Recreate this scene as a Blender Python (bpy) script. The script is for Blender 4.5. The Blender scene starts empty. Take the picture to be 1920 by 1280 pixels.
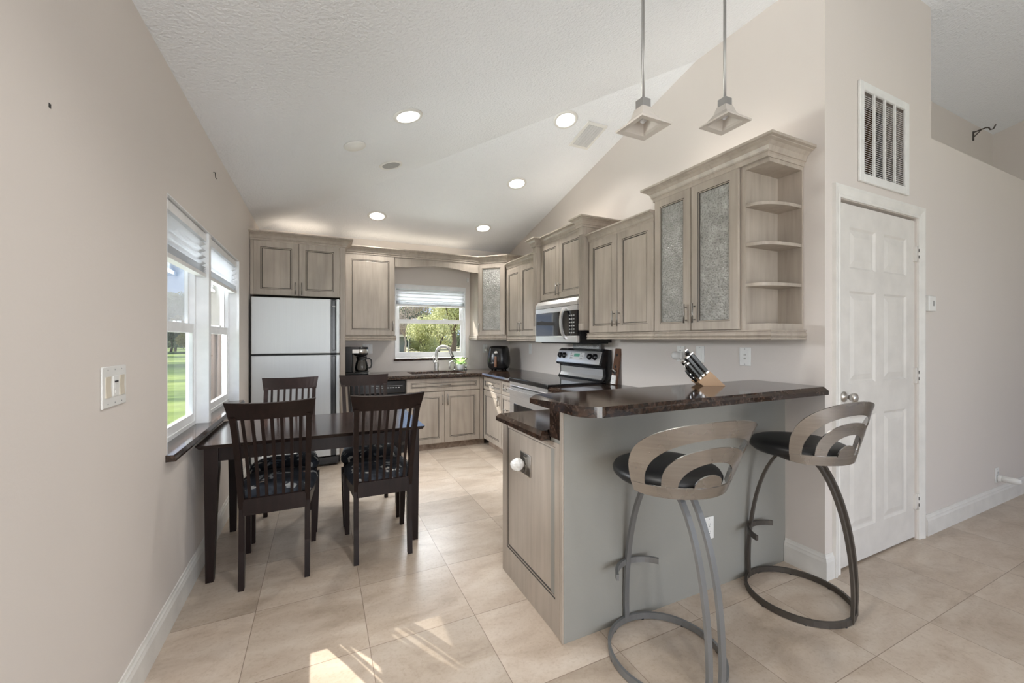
import bpy, bmesh, math, random
from mathutils import Vector, Matrix
R = math.radians
sc = bpy.context.scene
COL = sc.collection

# ---------------------------------------------------------------- camera, world, sun, large lights, exposure
cam = bpy.data.cameras.new('camera'); camo = bpy.data.objects.new('camera', cam); COL.objects.link(camo)
cam.sensor_width = 36.0; cam.lens = 36.0 * 760.0 / 1920.0
cam.shift_y = -(640.0 - 635.5) / 1920.0
cam.clip_start = 0.05; cam.clip_end = 500
camo.location = (0, 0, 1.32)
camo.rotation_euler = (R(90), 0, -math.atan(359 / 760.0))
sc.camera = camo
sc.view_settings.view_transform = 'Standard'
sc.view_settings.look = 'None'
sc.view_settings.exposure = 0.36
sc.view_settings.gamma = 1.0
sc.view_settings.use_curve_mapping = False
try:
    sc.cycles.use_denoising = True
    sc.cycles.max_bounces = 10
    sc.cycles.diffuse_bounces = 6
    sc.cycles.glossy_bounces = 4
    sc.cycles.transmission_bounces = 6
    sc.cycles.transparent_max_bounces = 16
    sc.cycles.sample_clamp_indirect = 6.0
except Exception:
    pass

world = bpy.data.worlds.new('world'); sc.world = world; world.use_nodes = True
def build_world():
    nt = world.node_tree; nt.nodes.clear()
    out = nt.nodes.new('ShaderNodeOutputWorld'); bg = nt.nodes.new('ShaderNodeBackground')
    tc = nt.nodes.new('ShaderNodeTexCoord'); mp = nt.nodes.new('ShaderNodeMapping'); mp.inputs['Scale'].default_value = (1.2, 1.2, 4.5)
    nz = nt.nodes.new('ShaderNodeTexNoise'); nz.inputs['Scale'].default_value = 2.6; nz.inputs['Detail'].default_value = 8; nz.inputs['Roughness'].default_value = 0.55
    cr = nt.nodes.new('ShaderNodeValToRGB')
    cr.color_ramp.elements[0].position = 0.44; cr.color_ramp.elements[0].color = (0.30, 0.44, 0.70, 1)
    cr.color_ramp.elements[1].position = 0.66; cr.color_ramp.elements[1].color = (0.90, 0.93, 1.0, 1)
    nt.links.new(tc.outputs['Generated'], mp.inputs['Vector']); nt.links.new(mp.outputs[0], nz.inputs['Vector'])
    nt.links.new(nz.outputs[0], cr.inputs[0]); nt.links.new(cr.outputs[0], bg.inputs[0])
    bg.inputs[1].default_value = 1.5
    nt.links.new(bg.outputs[0], out.inputs[0])
build_world()

def light(name, typ, loc, energy, color=(1, 1, 1), direction=None, **kw):
    l = bpy.data.lights.new(name, typ); l.energy = energy; l.color = color
    for k, v in kw.items(): setattr(l, k, v)
    o = bpy.data.objects.new(name, l); COL.objects.link(o); o.location = loc
    if direction is not None:
        o.rotation_euler = Vector(direction).to_track_quat('-Z', 'Y').to_euler()
    return o
SUN_DIR = (0.575, -0.82, -0.815)
light('sun', 'SUN', (-6, 9, 8), 7.0, (1.0, 0.95, 0.86), SUN_DIR, angle=R(0.4))
# added fill lights behind and beside the camera, aimed to brighten the room
light('fill_rear', 'AREA', (0.5, -3.30, 1.2), 118, (0.96, 0.98, 1.0), (-0.50, 1, 0.68), shape='RECTANGLE', size=3.0, size_y=2.2)
light('fill_side', 'AREA', (6.36, -2.2, 1.35), 12, (0.97, 0.99, 1.0), (-1, 0.0, 0.45), shape='RECTANGLE', size=1.4, size_y=1.6)  # added fill, no opening in this wall; brightens the left wall
# assumed lamp strips lying on top of the wall cabinets, washing the walls and ceiling above the crown mouldings
# added fill lamps low outside the two kitchen windows, aimed up at the ceiling
light('fill_low_left', 'AREA', (-1.95, 4.25, 0.38), 30, (0.97, 1.0, 0.95), (1, -0.85, 0.85), shape='RECTANGLE', size=1.3, size_y=0.8, spread=R(80))
light('fill_low_back', 'AREA', (1.35, 6.5, 0.30), 48, (1.0, 1.0, 0.95), (0, -1, 0.95), shape='RECTANGLE', size=1.6, size_y=0.9)
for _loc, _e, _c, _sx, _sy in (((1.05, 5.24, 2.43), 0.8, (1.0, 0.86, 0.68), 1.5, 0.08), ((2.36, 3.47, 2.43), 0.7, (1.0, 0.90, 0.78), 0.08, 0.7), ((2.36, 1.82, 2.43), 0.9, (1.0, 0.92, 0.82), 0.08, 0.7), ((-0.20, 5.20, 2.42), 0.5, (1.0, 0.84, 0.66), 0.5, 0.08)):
    light('assumed_cabinet_lamp', 'AREA', _loc, _e, _c, None, shape='RECTANGLE', size=_sx, size_y=_sy).rotation_euler = (math.pi, 0, 0)  # assumed strips, hidden behind the crown mouldings
# two added fill spots without fixtures, brightening the near floor
light('downward_spot', 'SPOT', (0.55, 0.98, 2.78), 42, (1, 0.97, 0.92), (0, 0, -1), spot_size=R(135), spot_blend=0.8, shadow_soft_size=0.07)
light('downward_spot', 'SPOT', (0.55, -0.90, 2.78), 42, (1, 0.97, 0.92), (0, 0, -1), spot_size=R(135), spot_blend=0.8, shadow_soft_size=0.07)
# added unseen fill lamps outside the two kitchen windows, aimed in and down
light('fill_left_window', 'AREA', (-1.80, 3.66, 2.05), 84, (0.96, 0.98, 1.0), (1, -0.10, -0.36), shape='RECTANGLE', size=1.0, size_y=1.0, spread=R(110))
light('fill_back_window', 'AREA', (1.35, 6.6, 2.75), 230, (0.97, 0.99, 1.0), (0, -1, -1.0), shape='RECTANGLE', size=1.3, size_y=0.9)

# ---------------------------------------------------------------- materials
MATS = {}
def new_mat(name):
    m = bpy.data.materials.new(name); m.use_nodes = True
    nt = m.node_tree; b = nt.nodes.get('Principled BSDF')
    MATS[name] = m
    return m, nt, b
def setp(b, **kw):
    names = {'rough': 'Roughness', 'metal': 'Metallic', 'spec': 'Specular IOR Level', 'coat': 'Coat Weight', 'coat_rough': 'Coat Roughness', 'trans': 'Transmission Weight', 'ior': 'IOR', 'sheen': 'Sheen Weight', 'alpha': 'Alpha', 'estr': 'Emission Strength', 'sub': 'Subsurface Weight'}
    for k, v in kw.items():
        if k == 'color': b.inputs['Base Color'].default_value = (*v, 1)
        elif k == 'emit': b.inputs['Emission Color'].default_value = (*v, 1)
        else: b.inputs[names[k]].default_value = v
def N(nt, typ, **kw):
    n = nt.nodes.new(typ)
    for k, v in kw.items():
        if k in n.inputs: n.inputs[k].default_value = v
        else: setattr(n, k, v)
    return n
def noise(nt, vec, scale, detail=4, rough=0.5, dist=0.0):
    n = N(nt, 'ShaderNodeTexNoise'); n.inputs['Scale'].default_value = scale; n.inputs['Detail'].default_value = detail
    n.inputs['Roughness'].default_value = rough; n.inputs['Distortion'].default_value = dist
    nt.links.new(vec, n.inputs['Vector']); return n.outputs[0]
def ramp(nt, fac, stops):
    r = N(nt, 'ShaderNodeValToRGB'); e = r.color_ramp.elements
    while len(e) < len(stops): e.new(0.5)
    for i, (p, c) in enumerate(stops):
        e[i].position = p; e[i].color = (*c, 1) if len(c) == 3 else c
    nt.links.new(fac, r.inputs[0]); return r.outputs[0]
def mixc(nt, fac, a, b, blend='MIX'):
    m = N(nt, 'ShaderNodeMix'); m.data_type = 'RGBA'; m.blend_type = blend
    for sock, v in ((m.inputs[0], fac), (m.inputs[6], a), (m.inputs[7], b)):
        if hasattr(v, 'is_linked') or isinstance(v, bpy.types.NodeSocket): nt.links.new(v, sock)
        elif isinstance(v, (int, float)): sock.default_value = v
        else: sock.default_value = (*v, 1)
    return m.outputs[2]
def math_n(nt, op, a, b=0.0):
    m = N(nt, 'ShaderNodeMath'); m.operation = op
    for i, v in enumerate((a, b)):
        if isinstance(v, bpy.types.NodeSocket): nt.links.new(v, m.inputs[i])
        else: m.inputs[i].default_value = v
    return m.outputs[0]
def coord(nt, scale=(1, 1, 1), kind='Object', rand=True):
    tc = N(nt, 'ShaderNodeTexCoord'); mp = N(nt, 'ShaderNodeMapping'); mp.inputs['Scale'].default_value = scale
    nt.links.new(tc.outputs[kind], mp.inputs['Vector'])
    if rand:
        oi = N(nt, 'ShaderNodeObjectInfo'); cb = N(nt, 'ShaderNodeCombineXYZ')
        k = math_n(nt, 'MULTIPLY', oi.outputs['Random'], 37.0)
        for i in range(3): nt.links.new(k, cb.inputs[i])
        nt.links.new(cb.outputs[0], mp.inputs['Location'])
    return mp.outputs[0]
def bump(nt, b, h, strength=0.2, dist=0.01):
    n = N(nt, 'ShaderNodeBump'); n.inputs['Strength'].default_value = strength; n.inputs['Distance'].default_value = dist
    nt.links.new(h, n.inputs['Height']); nt.links.new(n.outputs[0], b.inputs['Normal'])

def simple(name, color, rough=0.5, metal=0.0, **kw):
    m, nt, b = new_mat(name); setp(b, color=color, rough=rough, metal=metal, **kw)
    v = coord(nt, rand=True); f = noise(nt, v, 9.0, 3)
    c = ramp(nt, f, [(0.3, tuple(x * 0.94 for x in color)), (0.7, tuple(min(1, x * 1.05) for x in color))])
    nt.links.new(c, b.inputs['Base Color'])
    return m
def paint(name, color, rough, bscale, bstr, bdist=0.004):
    m, nt, b = new_mat(name); setp(b, rough=rough, spec=0.3)
    v = coord(nt, kind='Object', rand=False)
    c = ramp(nt, noise(nt, v, 0.8, 3), [(0.3, tuple(x * 0.97 for x in color)), (0.7, tuple(x * 1.02 for x in color))])
    nt.links.new(c, b.inputs['Base Color'])
    bump(nt, b, noise(nt, v, bscale, 3, 0.55), bstr, bdist)
    return m
paint('wall_paint', (0.69, 0.64, 0.60), 0.6, 90, 0.10)
paint('ceiling_paint', (0.855, 0.88, 0.915), 0.8, 60, 0.7, 0.011)
paint('bar_wall_paint', (0.285, 0.28, 0.255), 0.55, 90, 0.10)
simple('trim_white', (0.75, 0.735, 0.70), 0.35)
simple('door_white', (0.70, 0.675, 0.64), 0.4)
simple('window_white', (0.82, 0.83, 0.84), 0.35)
simple('plastic_white', (0.78, 0.78, 0.76), 0.35)
simple('plastic_almond', (0.66, 0.60, 0.49), 0.4)
simple('plastic_black', (0.012, 0.012, 0.013), 0.22)
simple('black_matte', (0.015, 0.015, 0.016), 0.6)
simple('black_glass', (0.006, 0.006, 0.008), 0.04)
simple('dark_slot', (0.03, 0.03, 0.03), 0.7)
simple('leather_black', (0.010, 0.010, 0.011), 0.42)
simple('glaze', (0.045, 0.038, 0.032), 0.5)
simple('chrome', (0.78, 0.78, 0.78), 0.12, 1.0)
simple('pull_metal', (0.30, 0.285, 0.265), 0.3, 0.9)
simple('nickel', (0.55, 0.53, 0.50), 0.28, 1.0)
simple('stool_grey', (0.23, 0.235, 0.24), 0.38, 0.55)
simple('stool_bronze', (0.085, 0.075, 0.066), 0.42, 0.5)
simple('grille_brown', (0.16, 0.085, 0.045), 0.8)
simple('copper_brown', (0.20, 0.10, 0.06), 0.4)
simple('knife_wood', (0.42, 0.27, 0.155), 0.5)
simple('pot_white', (0.75, 0.76, 0.78), 0.4)
simple('display_green', (0.10, 0.32, 0.22), 0.3)
simple('sign_grey', (0.32, 0.32, 0.32), 0.5)
simple('sign_pale', (0.62, 0.62, 0.62), 0.5)
simple('stucco', (0.52, 0.47, 0.37), 0.9)
simple('stucco_white', (0.75, 0.73, 0.68), 0.8)
simple('shed_wall', (0.24, 0.25, 0.21), 0.9)
simple('shed_roof', (0.30, 0.21, 0.18), 0.9)
simple('shed_trim', (0.70, 0.66, 0.56), 0.8)
simple('opener_wood', (0.13, 0.06, 0.03), 0.5)
simple('pendant_metal', (0.42, 0.41, 0.40), 0.35, 0.8)
def frosted():
    m, nt, b = new_mat('pendant_glass'); setp(b, color=(0.68, 0.63, 0.58), rough=0.45, trans=0.25, ior=1.3)
    v = coord(nt); bump(nt, b, noise(nt, v, 60, 3), 0.15, 0.002)
frosted()
def steel(name, color, rough, axis):
    m, nt, b = new_mat(name); setp(b, metal=(0.55 if name == 'steel_fridge' else 1.0 if name == 'steel_stool' else 0.85), rough=rough)
    k0, k1 = (0.975, 1.015) if name in ('steel_fridge', 'faucet_steel') else (0.94, 1.04)
    s = [2.0, 2.0, 2.0]
    for i in range(3):
        if i != axis: s[i] = 220.0
    v = coord(nt, tuple(s)); f = noise(nt, v, 1.0, 4)
    c = ramp(nt, f, [(0.35, tuple(x * k0 for x in color)), (0.65, tuple(min(1, x * k1) for x in color))])
    nt.links.new(c, b.inputs['Base Color'])
    rr = ramp(nt, f, [(0.3, (rough * 0.95,) * 3), (0.7, (rough * 1.05,) * 3)]); nt.links.new(rr, b.inputs['Roughness'])
steel('steel_fridge', (0.58, 0.60, 0.61), 0.48, 2)
steel('steel_range', (0.76, 0.76, 0.76), 0.30, 0)
def brushed():
    m, nt, b = new_mat('steel_stool'); setp(b, metal=1.0, rough=0.24)
    v = coord(nt, (4, 4, 120)); f = noise(nt, v, 1.0, 3)
    nt.links.new(ramp(nt, f, [(0.3, (0.37, 0.36, 0.35)), (0.7, (0.43, 0.42, 0.41))]), b.inputs['Base Color'])
    v2 = coord(nt, (1, 1, 1)); g = noise(nt, v2, 7, 3)
    nt.links.new(ramp(nt, g, [(0.35, (0.20,) * 3), (0.65, (0.32,) * 3)]), b.inputs['Roughness'])
brushed()
steel('faucet_steel', (0.46, 0.45, 0.43), 0.36, 2)
def wood(name, base, light_c, dark_c, rough, grain=(26, 26, 1.6), blot=2.3, spec=0.4):
    m, nt, b = new_mat(name); setp(b, rough=rough, spec=spec)
    v = coord(nt, grain); f = noise(nt, v, 1.0, 6, 0.6, 0.4)
    v2 = coord(nt, (blot * 1.6, blot * 1.6, blot * 0.8)); f2 = noise(nt, v2, 1.0, 3, 0.55)
    c1 = ramp(nt, f, [(0.28, dark_c), (0.5, base), (0.75, light_c)])
    c2 = ramp(nt, f2, [(0.3, (0.80, 0.79, 0.78)), (0.65, (1.06, 1.05, 1.04))])
    nt.links.new(mixc(nt, 1.0, c1, c2, 'MULTIPLY'), b.inputs['Base Color'])
    bump(nt, b, f, 0.06, 0.002)
wood('cabinet_wood', (0.425, 0.373, 0.318), (0.465, 0.413, 0.358), (0.365, 0.316, 0.267), 0.40)
wood('espresso', (0.014, 0.0075, 0.0065), (0.020, 0.011, 0.009), (0.010, 0.0055, 0.0045), 0.36, (40, 40, 3), spec=0.22)
wood('espresso_top', (0.020, 0.0125, 0.0105), (0.028, 0.017, 0.014), (0.014, 0.0085, 0.0075), 0.16, (3, 40, 40))
def granite():
    m, nt, b = new_mat('granite'); setp(b, rough=0.09, spec=0.6)
    v = coord(nt, rand=False)
    vo = N(nt, 'ShaderNodeTexVoronoi'); vo.inputs['Scale'].default_value = 95; nt.links.new(v, vo.inputs['Vector'])
    c1 = ramp(nt, vo.outputs['Color'], [(0.0, (0.008, 0.006, 0.006)), (0.45, (0.024, 0.015, 0.011)), (0.75, (0.070, 0.040, 0.027)), (1.0, (0.13, 0.105, 0.09))])
    f = noise(nt, v, 26, 5, 0.65)
    c2 = ramp(nt, f, [(0.38, (0.006, 0.006, 0.006)), (0.62, (0.055, 0.032, 0.022))])
    nt.links.new(mixc(nt, 0.5, c1, c2), b.inputs['Base Color'])
granite()
def tiles():
    m, nt, b = new_mat('travertine'); setp(b, spec=0.45)
    v = coord(nt, rand=False)
    sp = N(nt, 'ShaderNodeSeparateXYZ'); nt.links.new(v, sp.inputs[0])
    S = 0.4755
    def cell(o, off):
        a = math_n(nt, 'DIVIDE', math_n(nt, 'SUBTRACT', o, off), S)
        fr = math_n(nt, 'FRACT', a); fl = math_n(nt, 'FLOOR', a)
        d = math_n(nt, 'MINIMUM', fr, math_n(nt, 'SUBTRACT', 1.0, fr))
        return d, fl
    dx, ix = cell(sp.outputs[0], 0.1915 - 10 * S); dy, iy = cell(sp.outputs[1], 1.8285 - 20 * S)
    d = math_n(nt, 'MINIMUM', dx, dy)
    grout = math_n(nt, 'LESS_THAN', d, 0.0031)
    cb = N(nt, 'ShaderNodeCombineXYZ'); nt.links.new(ix, cb.inputs[0]); nt.links.new(iy, cb.inputs[1])
    wn = N(nt, 'ShaderNodeTexWhiteNoise'); wn.noise_dimensions = '3D'; nt.links.new(cb.outputs[0], wn.inputs['Vector'])
    # shift the stone pattern per tile
    vm = N(nt, 'ShaderNodeVectorMath'); vm.operation = 'SCALE'; vm.inputs['Scale'].default_value = 31.0; nt.links.new(wn.outputs['Color'], vm.inputs[0])
    va = N(nt, 'ShaderNodeVectorMath'); va.operation = 'ADD'; nt.links.new(v, va.inputs[0]); nt.links.new(vm.outputs[0], va.inputs[1])
    mp = N(nt, 'ShaderNodeMapping'); mp.inputs['Scale'].default_value = (1.6, 3.6, 1); mp.inputs['Rotation'].default_value = (0, 0, R(35)); nt.links.new(va.outputs[0], mp.inputs['Vector'])
    f1 = noise(nt, mp.outputs[0], 1.7, 7, 0.62, 0.6); f2 = noise(nt, va.outputs[0], 62, 6, 0.7)
    base = ramp(nt, f1, [(0.28, (0.40, 0.325, 0.255)), (0.45, (0.505, 0.42, 0.34)), (0.58, (0.565, 0.485, 0.405)), (0.74, (0.62, 0.55, 0.475))])
    tone = ramp(nt, wn.outputs['Value'], [(0.0, (0.87, 0.86, 0.85)), (0.5, (0.98, 0.97, 0.96)), (1.0, (1.06, 1.05, 1.05))])
    pit = ramp(nt, f2, [(0.30, (0.80, 0.76, 0.71)), (0.50, (1, 1, 1))])
    c = mixc(nt, 1.0, base, tone, 'MULTIPLY'); c = mixc(nt, 0.70, c, pit, 'MULTIPLY')
    c = mixc(nt, grout, c, (0.25, 0.19, 0.145))
    nt.links.new(c, b.inputs['Base Color'])
    rr = ramp(nt, f2, [(0.3, (0.34,) * 3), (0.6, (0.28,) * 3)]); nt.links.new(rr, b.inputs['Roughness'])
    h = math_n(nt, 'SUBTRACT', f2, math_n(nt, 'MULTIPLY', grout, 0.8)); bump(nt, b, h, 0.08, 0.003)
tiles()
def toe():
    m, nt, b = new_mat('toe_marble'); setp(b, rough=0.3)
    v = coord(nt, rand=False); f = noise(nt, v, 16, 5, 0.6, 0.5)
    nt.links.new(ramp(nt, f, [(0.3, (0.16, 0.11, 0.08)), (0.55, (0.30, 0.23, 0.18)), (0.75, (0.40, 0.33, 0.27))]), b.inputs['Base Color'])
toe()
def floral():
    m, nt, b = new_mat('floral_fabric'); setp(b, rough=0.8)
    v = coord(nt); d = N(nt, 'ShaderNodeVectorMath'); d.operation = 'ADD'
    nz = N(nt, 'ShaderNodeTexNoise'); nz.inputs['Scale'].default_value = 7; nt.links.new(v, nz.inputs['Vector'])
    sc_ = N(nt, 'ShaderNodeVectorMath'); sc_.operation = 'SCALE'; sc_.inputs['Scale'].default_value = 0.22; nt.links.new(nz.outputs['Color'], sc_.inputs[0])
    nt.links.new(v, d.inputs[0]); nt.links.new(sc_.outputs[0], d.inputs[1])
    vo = N(nt, 'ShaderNodeTexVoronoi'); vo.inputs['Scale'].default_value = 19; nt.links.new(d.outputs[0], vo.inputs['Vector'])
    petals = ramp(nt, vo.outputs['Distance'], [(0.34, (1, 1, 1)), (0.40, (0, 0, 0))])
    pick = ramp(nt, vo.outputs['Color'], [(0.44, (0, 0, 0)), (0.46, (1, 1, 1))])
    mask = mixc(nt, 1.0, petals, pick, 'MULTIPLY')
    colr = ramp(nt, noise(nt, v, 9, 3), [(0.33, (0.08, 0.11, 0.15)), (0.46, (0.30, 0.31, 0.31)), (0.58, (0.55, 0.54, 0.51)), (0.70, (0.30, 0.12, 0.035))])
    ground = ramp(nt, noise(nt, v, 14, 4), [(0.35, (0.006, 0.008, 0.013)), (0.62, (0.022, 0.028, 0.040)), (0.75, (0.045, 0.055, 0.07))])
    nt.links.new(mixc(nt, mask, ground, colr), b.inputs['Base Color'])
floral()
def cab_glass():
    m, nt, b = new_mat('rain_glass'); setp(b, color=(0.42, 0.42, 0.40), rough=0.16, spec=0.8)
    v = coord(nt)
    vo = N(nt, 'ShaderNodeTexVoronoi'); vo.inputs['Scale'].default_value = 85; nt.links.new(v, vo.inputs['Vector'])
    f = noise(nt, v, 14, 4, 0.6)
    nt.links.new(ramp(nt, f, [(0.3, (0.46, 0.455, 0.43)), (0.55, (0.62, 0.61, 0.58)), (0.75, (0.78, 0.77, 0.74))]), b.inputs['Base Color'])
    sc_ = ramp(nt, vo.outputs['Distance'], [(0.05, (0.62, 0.62, 0.62)), (0.55, (1.12, 1.12, 1.12))])
    src = b.inputs['Base Color'].links[0].from_socket
    nt.links.new(mixc(nt, 1.0, src, sc_, 'MULTIPLY'), b.inputs['Base Color'])
    bump(nt, b, vo.outputs['Distance'], 1.0, 0.008)
    tr = N(nt, 'ShaderNodeBsdfTransparent'); tr.inputs[0].default_value = (0.93, 0.94, 0.92, 1)
    mx = N(nt, 'ShaderNodeMixShader'); mx.inputs[0].default_value = 0.50
    out = nt.nodes['Material Output']
    nt.links.new(tr.outputs[0], mx.inputs[1]); nt.links.new(b.outputs[0], mx.inputs[2]); nt.links.new(mx.outputs[0], out.inputs[0])
cab_glass()
def thin_glass(name, tint, rough=0.02, refl=1.0):
    m, nt, b = new_mat(name); nt.nodes.remove(b)
    tr = N(nt, 'ShaderNodeBsdfTransparent'); tr.inputs[0].default_value = (*tint, 1)
    gl = N(nt, 'ShaderNodeBsdfGlossy'); gl.inputs['Roughness'].default_value = rough
    fr = N(nt, 'ShaderNodeFresnel'); fr.inputs['IOR'].default_value = 1.45
    f = math_n(nt, 'MULTIPLY', fr.outputs[0], refl)
    mx = N(nt, 'ShaderNodeMixShader'); nt.links.new(f, mx.inputs[0])
    nt.links.new(tr.outputs[0], mx.inputs[1]); nt.links.new(gl.outputs[0], mx.inputs[2]); nt.links.new(mx.outputs[0], nt.nodes['Material Output'].inputs[0])
thin_glass('window_glass', (0.97, 0.98, 0.98), 0.02, 0.7)
thin_glass('carafe_glass', (0.62, 0.62, 0.60), 0.03, 1.6)
def shade_fabric():
    m, nt, b = new_mat('shade_fabric'); setp(b, color=(0.85, 0.86, 0.87), rough=0.85)
    v = coord(nt); bump(nt, b, noise(nt, v, 400, 2), 0.1, 0.001)
    tl = N(nt, 'ShaderNodeBsdfTranslucent'); tl.inputs[0].default_value = (0.86, 0.88, 0.90, 1)
    mx = N(nt, 'ShaderNodeMixShader'); mx.inputs[0].default_value = 0.22
    nt.links.new(b.outputs[0], mx.inputs[1]); nt.links.new(tl.outputs[0], mx.inputs[2]); nt.links.new(mx.outputs[0], nt.nodes['Material Output'].inputs[0])
shade_fabric()
def lamp_glow():
    m, nt, b = new_mat('lamp_glow'); setp(b, color=(0.9, 0.9, 0.88), rough=0.5, emit=(1.0, 0.96, 0.88), estr=2.6)
lamp_glow()
def lawn():
    m, nt, b = new_mat('lawn_grass'); setp(b, rough=0.95, spec=0.1)
    v = coord(nt, rand=False); v2 = coord(nt, (0.04, 0.22, 1), rand=False)
    f = noise(nt, v2, 0.9, 5, 0.6, 0.8); g = noise(nt, v, 3.0, 6, 0.7)
    c = ramp(nt, f, [(0.36, (0.035, 0.065, 0.025)), (0.48, (0.10, 0.16, 0.045)), (0.58, (0.26, 0.33, 0.09)), (0.70, (0.36, 0.36, 0.17))])  # stretched dark bands put tree and house shade into the grass colour
    c2 = ramp(nt, g, [(0.3, (0.7, 0.7, 0.7)), (0.7, (1.1, 1.1, 1.1))])
    sp = N(nt, 'ShaderNodeSeparateXYZ'); nt.links.new(v, sp.inputs[0])
    dry = ramp(nt, math_n(nt, 'MULTIPLY', sp.outputs[0], 0.1), [(0.0, (0, 0, 0)), (0.5, (0.75, 0.75, 0.75))])
    c = mixc(nt, dry, c, (0.62, 0.54, 0.36))
    nt.links.new(mixc(nt, 1.0, c, c2, 'MULTIPLY'), b.inputs['Base Color'])
lawn()
def leafmat(name, a, c):
    m, nt, b = new_mat(name); setp(b, rough=0.7, spec=0.2)
    v = coord(nt); f = noise(nt, v, 1.4, 4, 0.7)
    nt.links.new(ramp(nt, f, [(0.3, a), (0.7, c)]), b.inputs['Base Color'])
    tl = N(nt, 'ShaderNodeBsdfTranslucent'); tl.inputs[0].default_value = (*c, 1)
    mx = N(nt, 'ShaderNodeMixShader'); mx.inputs[0].default_value = 0.5
    nt.links.new(b.outputs[0], mx.inputs[1]); nt.links.new(tl.outputs[0], mx.inputs[2]); nt.links.new(mx.outputs[0], nt.nodes['Material Output'].inputs[0])
leafmat('leaf_bright', (0.34, 0.38, 0.16), (0.74, 0.74, 0.44))
leafmat('leaf_dark', (0.10, 0.13, 0.08), (0.26, 0.30, 0.18))
leafmat('leaf_gold', (0.22, 0.22, 0.07), (0.46, 0.40, 0.16))
leafmat('leaf_bare', (0.30, 0.24, 0.20), (0.52, 0.45, 0.39))
leafmat('leaf_house', (0.12, 0.28, 0.06), (0.42, 0.60, 0.22))
simple('bark', (0.17, 0.125, 0.095), 0.9)
simple('bark_pale', (0.36, 0.30, 0.25), 0.9)
simple('curtain_brown', (0.22, 0.165, 0.135), 0.85)
M = MATS

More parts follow.
